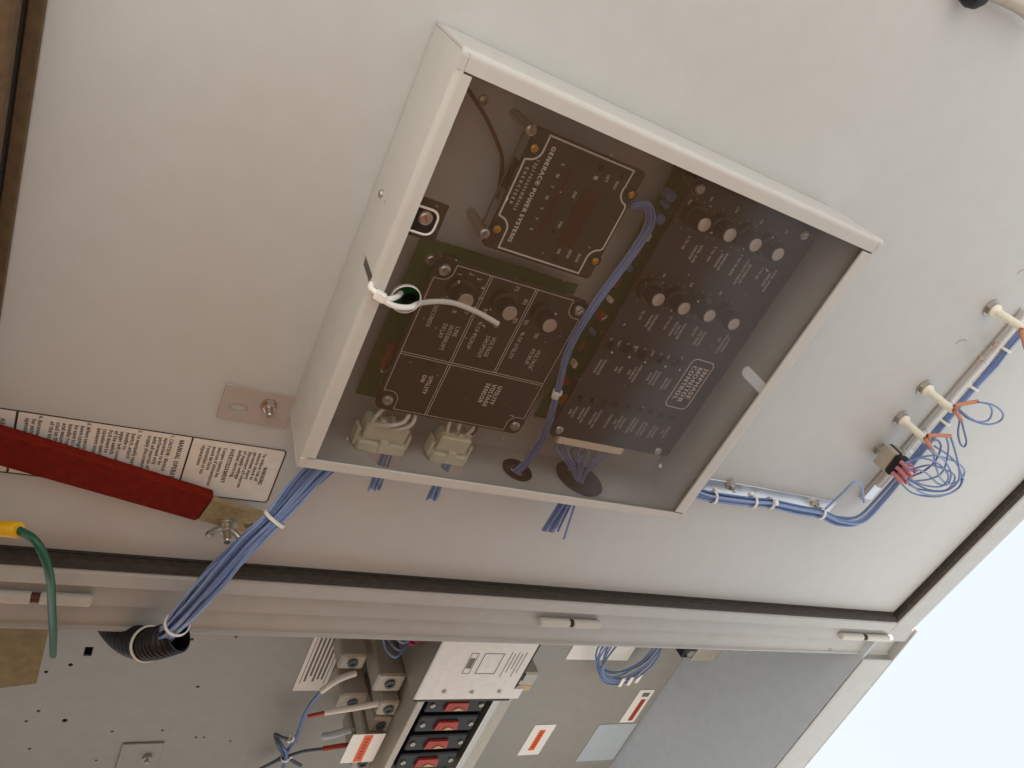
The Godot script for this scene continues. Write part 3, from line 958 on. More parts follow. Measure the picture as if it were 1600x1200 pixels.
# ---- in-phase monitor: eight knobs, five trimmers, a row of small lamps
func build_monitor() -> void:
	var t := thing("monitor_module", "large dark panel reading INPHASE MONITOR CONTROL with eight silver-capped knobs", "control module")
	var zz := FACE + 0.0003
	var st := S()
	box(st, mm(14, 193, 18), mm(250, 329, 19.6))
	put(st, "circuit_board", M.pcb, t)
	st = S()
	box(st, mm(14, 192.2, 17.8), mm(250, 193, 19.8))
	put(st, "board_edge", M.pcb_edge, t)
	st = S()
	slab(st, rounded(0.0145, 0.1990, 0.2515, 0.3310, 0.004), FACE - 0.0016, FACE)
	put(st, "faceplate", M.plate_dark, t)
	for k in 8:
		knob(t, mm([41.5, 41.5, 41.2, 41.4, 104.4, 104.8, 104.0, 104.3][k], [212.5, 237.7, 263.7, 288.2, 211.8, 237.6, 263.6, 290.2][k], FACE * 1000.0), 0.0095, 0.0175, 0.0051, [0.4, -2.4, -1.2, 1.9, -0.5, -1.5, 2.6, -0.9][k])
		var kx: float = [41.5, 104.4][k / 4]
		var ky: float = [212.0, 237.7, 263.7, 289.0][k % 4]
		# arc of ticks round the knob
		st = S()
		for i in 9:
			var a := deg_to_rad(-50.0 + 280.0 * i / 8.0)
			var c := mm(kx, ky, 0) + Vector3(0, 0, zz)
			var d := Vector3(cos(a), sin(a), 0)
			stroke(st, [c + d * 0.0112, c + d * 0.0124], 0.0004)
		put(st, "dial_marks", M.print_dim, t)
	var small := [["5 TO 30", 1072, 379], ["MIN. RUN\nENGINE", 1086, 396], ["5 TO 180", 1112, 397], ["WARM UP\nENGINE", 1126, 408], ["1 TO 30 MIN", 1150, 414], ["RETURN TO\nUTILITY DELAY", 1161, 427], ["1 TO 30", 1187, 427], ["COOL DOWN\nENGINE", 1200, 438],
		["TO 10", 1003, 492], ["TRANSFER\nSIGNAL", 1017, 503], ["15 TO 50", 1044, 504], ["TRANSFER\nDELAY\nSECONDS", 1058, 516], ["VOLTS", 1086, 517], ["STANDBY\nVOLTAGE", 1093, 529], ["HZ", 1124, 531], ["STANDBY\nFREQUENCY", 1130, 539]]
	for s in small:
		letters(t, s[0], D(s[1], s[2], zz), 0.0017, M.print_dim, 0.0, true, 0.0, 1.75)
	for s in [["AUTO", 1076, 320], ["30", 1112, 311], ["5", 1110, 322], ["180", 1152, 328], ["30", 1190, 347], ["30", 1229, 362], ["10", 1038, 430], ["1", 1036, 441], ["50", 1080, 445], ["90", 1126, 458], ["57", 1098, 464]]:
		letters(t, s[0], D(s[1], s[2], zz), 0.0018, M.print_dim)
	for k in 8:
		letters(t, ["ON", "OFF", "ON", "OFF", "ON", "OFF", "ON", "OFF"][k], D([954, 967, 981, 994, 1007, 1019.5, 1032.5, 1043.5][k], [532, 537, 540, 545, 548, 552.5, 555, 559][k], zz), 0.0018, M.print_dim)
	letters(t, "VOLTS", D(1063, 564, zz), 0.0018, M.print_dim)
	for s in [["TRANSFER\nINPHASE", 937, 573], ["TEST\nON", 966, 577], ["PREFERRED\nSOURCE\nON", 989, 583], ["EXERCISE\nWITHOUT\nLOAD", 1020, 590], ["SIGNAL\nBEFORE", 1040, 600]]:
		letters(t, s[0], D(s[1], s[2], zz), 0.0017, M.print_dim, 0.0, true, 0.0, 1.7)
	for s in [["UTILITY\nON", 894, 644], ["TIMING ON\nENGINE", 911, 647], ["STANDBY ON\nVOLTAGE", 929, 654], ["TRANSFER", 950, 658], ["ENGINE\nWARM UP\nON", 967, 660], ["STANDBY\nOPERATING", 988, 665], ["IN PHASE\nTRANSFER", 1003, 670], ["ENGINE\nCOOLING", 1020, 675], ["EXERCISE\nON", 1038, 675]]:
		letters(t, s[0], D(s[1], s[2], zz), 0.0016, M.print_dim, 0.0, true, 0.0, 1.7)
	# trimmers
	for k in 5:
		var c := mm([161.4, 161.3, 162.0, 161.8, 161.1][k], [207.9, 225.2, 242.1, 260.4, 276.1][k], 0) + Vector3(-0.003, 0.001, FACE)
		var tr := Node3D.new()
		tr.name = "trimmer"
		t.add_child(tr, true)
		tr.position = c
		st = S()
		lathe(st, Vector3.ZERO, Vector3.BACK, [[0.0056, 0.0], [0.0056, 0.0006], [0.0042, 0.0010], [0.0040, 0.0060], [0.0034, 0.0066], [0.0, 0.0066]], 18)
		put(st, "shaft", M.knob, tr)
		st = S()
		var a: float = [-0.4, -0.3, -0.4, 0.9, 0.7][k]
		lathe(st, Vector3(cos(a), sin(a), 0) * 0.0024 + Vector3(0, 0, 0.0066), Vector3.BACK, [[0.0009, 0.0], [0.0008, 0.0004], [0.0, 0.0005]], 10)
		put(st, "dot", M.dot, tr)
	# small lamps
	for k in 9:
		st = S()
		lathe(st, mm([210.8, 210.4, 210.4, 209.9, 210.2, 210.3, 209.6, 210.6, 210.1][k], [209, 221.9, 233.8, 245, 259, 271, 283.5, 295.1, 307.3][k], FACE * 1000.0), Vector3.BACK, [[0.0026, 0.0], [0.0026, 0.0018], [0.0019, 0.0030], [0.0, 0.0036]], 14)
		put(st, "lamp", M.black, t)
	# title in its frame
	var fr := rounded(0.1490, 0.2915, 0.1990, 0.3160, 0.0050)
	var fp := []
	for q in fr: fp.append(Vector3(q.x, q.y, zz))
	st = S()
	stroke(st, fp, 0.0009, true)
	put(st, "title_frame", M.print, t)
	letters(t, "INPHASE\nMONITOR\nCONTROL", Vector3(0.1740, 0.3040, zz), 0.0047, M.print, 0.0370, true, 0.0, 1.36, 0)
	for s in [[23.0, 206.1], [23.5, 317.3], [246.7, 315.9], [245.0, 206.3]]:
		screw(t, mm(s[0], s[1], FACE * 1000.0), 0.0040, M.steel, 0.0026, Vector3.BACK, rng.randf() * 3.0)
	standoffs(t, [[23.0, 206.1], [23.5, 317.3], [246.7, 315.9], [245.0, 206.3]], FACE - 0.0016)
	# connector on the right edge
	st = S()
	box(st, mm(252.0, 211.5, 31), mm(259.5, 281.5, 40), 0.0008)
	put(st, "connector", M.cream, t)
	st = S()
	box(st, mm(253.0, 209.5, 32), mm(258.5, 211.4, 39), 0.0004)
	put(st, "connector_end", M.lug, t)
	# parts along the open edge of the board
	rng.seed = 5
	for k in 13:
		var px := lerpf(1040.0, 885.0, k / 12.0)
		var py := lerpf(318.0, 618.0, k / 12.0)
		st = S()
		var w := rng.randf_range(1.6, 3.2)
		var b := D(px, py, 0.0196)
		b.y = 0.194 + rng.randf_range(0.001, 0.003)
		var kind := k % 4
		if kind == 0:
			lathe(st, b + mm(0, 2, 0), Vector3.BACK, [[w * 0.001, 0.0], [w * 0.001, 0.007], [0.0, 0.0078]], 12)
		elif kind == 1:
			lathe(st, b + mm(-4, 2, 2), Vector3.RIGHT, [[0.0, 0.0], [0.0014, 0.0], [0.0018, 0.001], [0.0014, 0.003], [0.0014, 0.006], [0.0018, 0.008], [0.0, 0.009]], 10)
		else:
			box(st, b + mm(-w, 0, 0), b + mm(w, 3.4, 5.0 + w), 0.0005)
		put(st, "component", [M.blue[3], M.resistor, M.cream, M.red_part][kind], t)
	st = S()
	box(st, D(879, 622, 0.0200) + mm(-5, -2, 0), D(879, 622, 0.0200) + mm(5, 3, 14), 0.001)
	put(st, "capacitor", M.amber, t)
	for q in [[1040, 300], [1023, 335]]:
		st = S()
		lathe(st, D(q[0], q[1], 0.0196), Vector3.BACK, [[0.0038, 0.0], [0.0038, 0.010], [0.003, 0.011], [0.0, 0.011]], 14)
		put(st, "capacitor", M.blue[3], t)

# ---- wires and plugs inside the control box
func build_box_wiring() -> void:
	var t := thing("ribbon_bundle", "tied bundle of blue wires running between the two dark panels", "wire bundle")
	bundle(t, DP([[985, 322, 0.030], [1012, 322, 0.032], [1016, 350, 0.030], [985, 400, 0.034], [930, 475, 0.046], [890, 545, 0.046], [871, 614, 0.046], [850, 680, 0.040], [822, 722, 0.036], [806, 738, 0.036]]) + [DX(806, 738, BW) + mm(8, 0, 0)], [0.0034, 0.0034, 0.0034, 0.0030, 0.0028, 0.0024, 0.0019, 0.0026, 0.0030, 0.0032, 0.0032], 8, 0.00082, M.blue, 31)
	cable_tie(t, D(871, 613, 0.046), D(850, 680, 0.040) - D(890, 545, 0.046), 0.0028, M.tie, 0.003, 2.2)
	t = thing("connector_leads", "blue leads fanning from the cream connector into the large grommet", "wires")
	var gc := DX(903, 751, BW)
	for k in 10:
		var y := 0.217 + 0.0062 * k * (1.0 if k < 3 else 0.93)
		if k > 6: y += 0.001
		var g := gc + mm(-2, -5 + 1.0 * k, 1.5 * sin(k * 2.0))
		var a := Vector3(0.2594, y, 0.0355)
		wire(t, [a, a + mm(8, 0, 0.5), a.lerp(g, 0.55) + mm(0, -2, 2), g, g + mm(10, 0, 0)], 0.00105, M.blue[k % 4], "wire")
	# plugs
	var defs := [["wide pale nylon plug with two white loops above it, under the voltage sensor panel", 566.0, 645.0, 47.0, 87.0], ["narrower pale nylon plug with three white leads, under the voltage sensor panel", 679.0, 737.0, 110.0, 142.0]]
	for d in 2:
		var e: Array = defs[d]
		t = thing("plug_connector", e[0], "plug", "nylon plugs in the control box")
		var y0: float = e[3]
		var y1: float = e[4]
		var st := S()
		box(st, mm(276, y0 + 2.5, 20), mm(291, y1 - 2.5, 36), 0.0012)
		for k in 4:
			var yy := lerpf(y0 + 5.0, y1 - 5.0, k / 3.0)
			box(st, mm(272.5, yy - 2.4, 23), mm(276.5, yy + 2.4, 33), 0.0008)
		put(st, "plug", M.nylon, t)
		st = S()
		box(st, mm(291.2, y0, 17), mm(301, y1, 39), 0.0014)
		box(st, mm(287, (y0 + y1) * 0.5 - 3.5, 36.2), mm(299, (y0 + y1) * 0.5 + 3.5, 40.5), 0.0008)
		for s in [y0 - 2.5, y1 - 0.5]:
			box(st, mm(283, s, 22), mm(299, s + 3.0, 34), 0.0008)
		put(st, "socket", M.nylon, t)
		if d == 0:
			wire(t, [mm(258, 58, 34), mm(266, 53, 37), mm(274, 52, 36), mm(278, 58, 30)], 0.0017, M.white_wire)
			wire(t, [mm(256, 78, 34), mm(266, 74, 40), mm(272, 62, 40), mm(277, 54, 33)], 0.0017, M.white_wire)
			wire(t, [mm(257, 83, 33), mm(268, 82, 38), mm(275, 73, 38), mm(279, 66, 32)], 0.0017, M.white_wire)
			wire(t, [mm(258, 80, 28), mm(270, 80, 30), mm(279, 79, 28)], 0.0015, M.black)
		else:
			wire(t, [mm(256, 114, 33), mm(262, 112, 37), mm(270, 114, 36), mm(276, 120, 30)], 0.0016, M.white_wire)
			var w := wire(t, [mm(256, 122, 33), mm(263, 121, 37), mm(270, 124, 35), mm(276, 126, 30)], 0.0016, M.white_wire)
			for k in 3:
				st = S()
				lathe(st, mm(264.5 + k * 2.2, 121.6 + k * 0.9, 36.9 - k * 0.4), Vector3(0.9, 0.3, -0.1), [[0.00175, 0.0], [0.00175, 0.0007]], 10)
				put(st, "stripe", M.ink, w)
			wire(t, [mm(256, 133, 33), mm(264, 134, 36), mm(276, 133, 30)], 0.0016, M.white_wire)
			wire(t, [mm(256, 138, 30), mm(266, 139, 32), mm(277, 138, 28)], 0.0015, M.green_wire)
	# loose ends that come out of the right side
	for q in [["short blue wire ends poking out under the wide nylon plug", 584, 764, 6, 0.008], ["short blue wire ends poking out under the narrower nylon plug", 675, 780, 6, 0.008], ["loose fan of blue wire ends below the large grommet", 862, 828, 12, 0.030]]:
		t = thing("wire_ends", q[0], "wires")
		rng.seed = int(q[1])
		var far := D(q[1], q[2], 0.030)
		for k in q[3]:
			var f: float = (k + 0.5) / float(q[3]) - 0.5
			var a := Vector3(BW - 0.004, far.y - 0.004 + f * 0.008, 0.030 + rng.randf_range(-0.004, 0.004))
			if q[3] > 8:
				var e := D(q[1] + f * 32.0 + rng.randf_range(-2, 2), q[2] + rng.randf_range(-4, 5), 0.030 + rng.randf_range(-0.008, 0.006))
				if k == q[3] - 1: e = D(q[1] + 19.0, q[2] + 14.0, 0.028)
				wire(t, [a, a.lerp(e, 0.5), e], 0.00115, M.blue[(k * 3) % 4], "wire", 4)
			else:
				var e2 := D(q[1] + f * 20.0, q[2] + rng.randf_range(-3, 3), 0.030 + rng.randf_range(-0.004, 0.004))
				var back := D(q[1] + f * 9.0 + 3.0, q[2] - 16.0, 0.022)
				wire(t, [a, a.lerp(e2, 0.6), e2, back], 0.00105, M.blue[(k * 3) % 4], "wire", 6)
	# the brown wire in the upper corner
	t = thing("brown_wire", "single thin brown wire curving down beside the timer panel", "wire")
	wire(t, DP([[722, 128, 0.010], [735, 145, 0.012], [760, 185, 0.016], [776, 220, 0.018], [784, 245, 0.018], [783, 275, 0.016], [776, 310, 0.012]]), 0.0013, M.brown_wire)
	# white tie through the slot, the cover's hole and behind the cover
	t = thing("nylon_tie", "white nylon tie threaded through the slot and the hole in the clear cover", "cable tie")
	var w1 := [DY(577, 440, 0.0) + mm(0, 3, -2), D(579, 449, 0.070), D(588, 458, 0.074), D(602, 471, 0.076), D(620, 479, 0.073), D(640, 480, 0.067), D(656, 474, 0.0605), D(680, 471, 0.0600), D(706, 473, 0.0600), D(725, 479, 0.0607), D(750, 490, 0.0600), D(778, 506, 0.0600)]
	wire(t, w1, 0.0019, M.tie, "strap", 6, 10)
	wire(t, [D(592, 462, 0.074), D(602, 467, 0.0735), D(614, 466, 0.069), D(622, 462, 0.062), D(626, 458, 0.054)], 0.0019, M.tie, "strap", 6, 10)
	var st := S()
	var hd := D(594, 463, 0.0755)
	var ux := (D(604, 468, 0.076) - D(584, 456, 0.074)).normalized()
	var uz := (Vector3.BACK - ux * ux.z).normalized()
	box(st, mm(-3.6, -3.0, -2.4), mm(3.6, 3.0, 2.6), 0.0007, Transform3D(Basis(ux, uz.cross(ux), uz), hd))
	put(st, "head", M.tie, t)

# ---- main harness from the box into the cabinet, with its black corrugated sleeve
func build_harness() -> void:
	var t := thing("wire_harness", "thick tied bundle of blue wires spanning from the control box into the black sleeve", "wire bundle")
	bundle(t, DP([[520, 715, 0.012], [488, 745, 0.022], [461, 775, 0.032], [430, 810, 0.042], [390, 850, 0.050], [345, 900, 0.052], [305, 945, 0.046], [276, 976, 0.038], [262, 989, 0.032], [240, 1001, 0.024]]), [0.0100, 0.0096, 0.0088, 0.0072, 0.0104, 0.0120, 0.0104, 0.0080, 0.0078, 0.0072], 17, 0.00148, M.blue, 77, 8)
	cable_tie(t, D(429, 811, 0.042), D(390, 850, 0.050) - D(461, 775, 0.032), 0.0090, M.tie, 0.003, -1.1)
	cable_tie(t, D(277, 975, 0.038), D(262, 989, 0.032) - D(305, 945, 0.046), 0.0096, M.tie, 0.003, -1.2)
	t = thing("corrugated_conduit", "black corrugated split sleeve holding the end of the blue harness", "conduit")
	var c := smooth_path(DP([[160, 915, -0.075], [166, 945, -0.065], [178, 975, -0.045], [202, 998, -0.010], [232, 1006, 0.016], [258, 1001, 0.030], [281, 993, 0.034]]), 12)
	var radii := []
	var pts := []
	for i in c.size() - 1:
		for k in 2:
			pts.append(c[i].lerp(c[i + 1], k / 2.0))
			radii.append(0.0135 + 0.0011 * sin(TAU * (i * 2 + k) / 5.0))
	var st := S()
	tube_open(st, pts, radii, 28)
	put(st, "sleeve", M.black, t)
	st = S()
	var inner := []
	var ir := []
	for i in range(c.size() - 22, c.size() - 1):
		inner.append(c[i]); ir.append(0.0122)
	tube_open(st, inner, ir, 24)
	put(st, "lining", M.black, t)
	cable_tie(t, D(232, 1006, 0.016), D(258, 1001, 0.030) - D(202, 998, -0.010), 0.0148, M.tie, 0.003, 0.9)
func tube_open(st: SurfaceTool, p: Array, radii: Array, sides: int) -> void:
	var u := Vector3.ZERO
	var prev := []
	var prevn := []
	for i in p.size():
		var t: Vector3 = (p[min(i + 2, p.size() - 1)] - p[max(i - 2, 0)]).normalized()
		if i == 0: u = side_of(t)
		u = (u - t * t.dot(u)).normalized()
		var v := t.cross(u)
		var dr: float = (radii[min(i + 1, p.size() - 1)] - radii[max(i - 1, 0)])
		var ds: float = max((p[min(i + 1, p.size() - 1)] - p[max(i - 1, 0)]).length(), 1e-6)
		var ring := []
		var rn := []
		for k in sides:
			var a := TAU * k / sides
			var n := u * cos(a) + v * sin(a)
			ring.append(p[i] + n * radii[i])
			rn.append((n - t * (dr / ds)).normalized())
		if i > 0:
			for k in sides:
				var j := (k + 1) % sides
				tri(st, prev[k], prev[j], ring[j], prevn[k], prevn[j], rn[j])
				tri(st, prev[k], ring[j], ring[k], prevn[k], rn[j], rn[k])
		prev = ring; prevn = rn

# ---- printed instructions on the door
func build_sticker() -> void:
	var t := thing("instruction_sticker", "white sticker printed with WARNING and MANUAL OPERATION text on the door", "sticker")
	var st := S()
	slab(st, rounded(0.3415, -0.1985, 0.3995, 0.0095, 0.003), 0.0002, 0.0004)
	put(st, "sheet", M.sticker, t)
	var zz := 0.0006
	var fp := []
	for q in rounded(0.3418, -0.1984, 0.3992, 0.0092, 0.003): fp.append(Vector3(q.x, q.y, zz))
	st = S()
	stroke(st, fp, 0.0011, true)
	stroke(st, [Vector3(0.3415, -0.0620, zz), Vector3(0.3995, -0.0620, zz)], 0.0013)
	stroke(st, [Vector3(0.3415, -0.1760, zz), Vector3(0.3995, -0.1760, zz)], 0.0015)
	put(st, "border", M.ink, t)
	letters(t, "WARNING", Vector3(0.3710, -0.0020, zz), 0.0032, M.ink, 0.019)
	letters(t, "To reduce risk of\nelectric shock or\npersonnel injury\ndisconnect all sources\nof supply voltage\nbefore servicing.", Vector3(0.3480, -0.0160, zz), 0.0026, M.ink, 0.0, true, 0.0, 1.44, 0, true)
	letters(t, "AVERTISSEMENT", Vector3(0.3655, -0.0310, zz), 0.0032, M.ink, 0.036)
	letters(t, "Couper toutes les\nsources d'alimentation\navant de faire\nl'entretien et les\nréparations.", Vector3(0.3480, -0.0450, zz), 0.0026, M.ink, 0.0, true, 0.0, 1.52, 0, true)
	letters(t, "MANUAL OPERATION", Vector3(0.3700, -0.0688, zz), 0.0034, M.ink, 0.047)
	letters(t, "1. CAUTION : Manual\n    operation to be\n    performed only\n    with all sources of\n    supply disconnected.", Vector3(0.3430, -0.0840, zz), 0.0026, M.ink, 0.0, true, 0.0, 1.44, 0, true)
	letters(t, "2. To manually operate\n    Switch, attach\n    handle to\n    upper left corner\n    of the switch.\n    Pull down to\n    transfer switch\n    between supplies.", Vector3(0.3430, -0.1120, zz), 0.0026, M.ink, 0.0, true, 0.0, 1.44, 0, true)
	letters(t, "3. When service has\n    been completed,\n    be sure to remove\n    handle from switch\n    and secure it to the\n    stud on the inside\n    of the box door.", Vector3(0.3430, -0.1430, zz), 0.0026, M.ink, 0.0, true, 0.0, 1.44, 0, true)
	letters(t, "4. Reconnect supply\n    for automatic\n    operation.", Vector3(0.3430, -0.1660, zz), 0.0026, M.ink, 0.0, true, 0.0, 1.44, 0, true)
	letters(t, "All other\nswitch", Vector3(0.3500, -0.1860, zz), 0.0030, M.ink, 0.0, true, 0.0, 1.62, 0, true)

func build_handle() -> void:
	var t := thing("operating_handle", "dull red sleeved lever with bare yellowish end, fixed to the door by a wing nut", "handle")
	var a := D(-60, 692, 0.018)
	var b := D(320, 802, 0.018)
	var ax := (b - a); ax.z = 0.0
	var len_ := ax.length()
	ax = ax.normalized()
	var sd := Vector3(-ax.y, ax.x, 0)
	var xf := Transform3D(Basis(sd, ax, sd.cross(ax)), Vector3(a.x, a.y, 0.0115))
	var st := S()
	box(st, Vector3(-0.0148, 0.0, -0.0026), Vector3(0.0150, len_, 0.0068), 0.0016, xf)
	put(st, "sleeve", M.red, t)
	var bar := CSGCombiner3D.new()
	bar.name = "bar"
	t.add_child(bar, true)
	var flat := CSGBox3D.new()
	flat.name = "flat"
	flat.size = Vector3(0.0230, 0.052, 0.006)
	flat.transform = xf * Transform3D(Basis(), Vector3(0, len_ + 0.0262, 0))
	flat.material = M.gold
	bar.add_child(flat)
	csg_hole(bar, D(389, 817, 0.0115), Vector3.BACK, 0.0040, M.gold)
	st = S()
	var bc := D(355, 820, 0.0146)
	lathe(st, Vector3(bc.x, bc.y, 0.0002), Vector3.BACK, [[0.0032, 0.0], [0.0032, 0.033], [0.0026, 0.034], [0.0, 0.034]], 14)
	put(st, "stud", M.steel, t)
	st = S()
	lathe(st, bc, Vector3.BACK, [[0.0078, 0.0], [0.0078, 0.0012], [0.0068, 0.0014], [0.0066, 0.0032], [0.0052, 0.0036], [0.0050, 0.0085], [0.0035, 0.0095], [0.0035, 0.0095]], 20)
	for s in [-1.0, 1.0]:
		var d: Vector3 = (ax * s).normalized()
		tube(st, smooth_path([bc + d * 0.0035 + mm(0, 0, 5), bc + d * 0.0090 + mm(0.8, 0, 8), bc + d * 0.0135 + mm(1.6, 0, 13), bc + d * 0.0150 + mm(2.0, 0, 16)], 5), 0.0022, 10, [0.0030, 0.0029, 0.0028, 0.0027, 0.0026, 0.0025, 0.0025, 0.0026, 0.0027, 0.0028, 0.0030, 0.0032, 0.0034, 0.0034, 0.0030, 0.0018])
	put(st, "wing_nut", M.zinc, t)

func build_ground_wire() -> void:
	var t := thing("ground_wire", "green earth wire with a yellow crimp sleeve, crossing the hinge side", "wire")
	var pts := DP([[20, 826, 0.030], [34, 831, 0.034], [55, 845, 0.044], [70, 872, 0.050], [79, 908, 0.050], [81, 950, 0.040], [83, 990, 0.015]])
	pts.append(D(83, 1022, -0.060))
	pts.append(D(84, 1024, -0.16))
	wire(t, pts, 0.0030, M.green_wire, "wire", 8, 12)
	var st := S()
	var a := D(29, 828, 0.033)
	var d := (D(-20, 824, 0.022) - a).normalized()
	lathe(st, a, d, [[0.0, 0.0], [0.0056, 0.0], [0.0060, 0.0008], [0.0060, 0.012], [0.0054, 0.013], [0.0056, 0.026], [0.0, 0.027]], 20)
	put(st, "crimp_sleeve", M.yellow, t)
	st = S()
	lathe(st, a + d * 0.026, d, [[0.003, 0.0], [0.003, 0.018], [0.0, 0.018]], 14)
	put(st, "terminal", M.zinc, t)

# ---- rails and the harness that follows them
func build_rails() -> void:
	var t := thing("vertical_wire_rail", "short upright aluminium strip bolted to the door above the control box corner", "rail")
	var st := S()
	box(st, mm(293, 440, 0.4), mm(318, 651, 2.4), 0.0005)
	put(st, "strip", M.aluminium, t)
	for q in [[1140, 757], [1272, 786]]:
		st = S()
		var c := D(q[0], q[1], 0.0024)
		lathe(st, c, Vector3.BACK, [[0.0062, 0.0], [0.0062, 0.0012], [0.0, 0.0012]], 16)
		lathe(st, c + mm(0, 0, 1.2), Vector3.BACK, [[0.0046, 0.0], [0.0046, 0.0036], [0.0, 0.004]], 6)
		lathe(st, c + mm(0, 0, 4.8), Vector3.BACK, [[0.0023, 0.0], [0.0023, 0.006], [0.0, 0.0066]], 10)
		put(st, "bolt", M.steel, t)
	t = thing("lamp_wire_rail", "long bright aluminium channel beneath the row of indicator lamps", "rail")
	st = S()
	box(st, mm(10, 681, 0.4), mm(282, 704, 1.8), 0.0004)
	box(st, mm(10, 681, 2.0), mm(282, 682.2, 6), 0.0004)
	put(st, "channel", M.aluminium, t)
	for seg in [[12, 74], [76, 128], [130, 170], [172, 200], [203, 258]]:
		st = S()
		box(st, mm(seg[0], 685, 2.0), mm(seg[1], 693.5, 8.5), 0.0006)
		put(st, "cover_strip", M.white_plastic, t)
	for q in [[1537, 562], [1560, 540]]:
		st = S()
		box(st, D(q[0] - 6, q[1] - 4, 0.0086) + mm(-3, -5, 0), D(q[0] - 6, q[1] - 4, 0.0086) + mm(3, 4, 3), 0.0012)
		put(st, "clip", M.plated, t)
	t = thing("lamp_harness", "bundle of blue wires following the aluminium rails up to the lamps", "wire bundle")
	bundle(t, DP([[1075, 765, 0.012], [1110, 776, 0.014], [1172, 784, 0.016], [1203, 786, 0.016], [1245, 795, 0.017], [1282, 802, 0.018], [1310, 814, 0.022], [1345, 812, 0.024], [1382, 775, 0.018], [1420, 729, 0.013], [1475, 661, 0.011], [1522, 606, 0.011], [1554, 570, 0.011], [1577, 540, 0.011], [1605, 508, 0.011]]), [0.0055, 0.0055, 0.0050, 0.0052, 0.0056, 0.0050, 0.0058, 0.0062, 0.0054, 0.0046, 0.0040, 0.0030, 0.0042, 0.0030, 0.0036], 12, 0.00125, M.blue, 55)
	for q in [[1114, 777, 0.014, 1203, 786, 0.016, 0.0062], [1176, 784, 0.016, 1245, 795, 0.017, 0.0060], [1203, 786, 0.016, 1245, 795, 0.017, 0.0060], [1282, 802, 0.018, 1310, 814, 0.022, 0.0062], [1477, 659, 0.011, 1522, 606, 0.011, 0.0052], [1522, 606, 0.011, 1554, 570, 0.011, 0.0046], [1572, 546, 0.011, 1605, 508, 0.011, 0.0046]]:
		cable_tie(t, D(q[0], q[1], q[2]), D(q[3], q[4], q[5]) - D(q[0], q[1], q[2]), q[6], M.tie, 0.0032, 1.0 + q[0])
	wire(t, DP([[1290, 795, 0.020], [1315, 772, 0.028], [1335, 753, 0.030], [1346, 760, 0.026], [1350, 785, 0.020]]), 0.0013, M.blue[2])

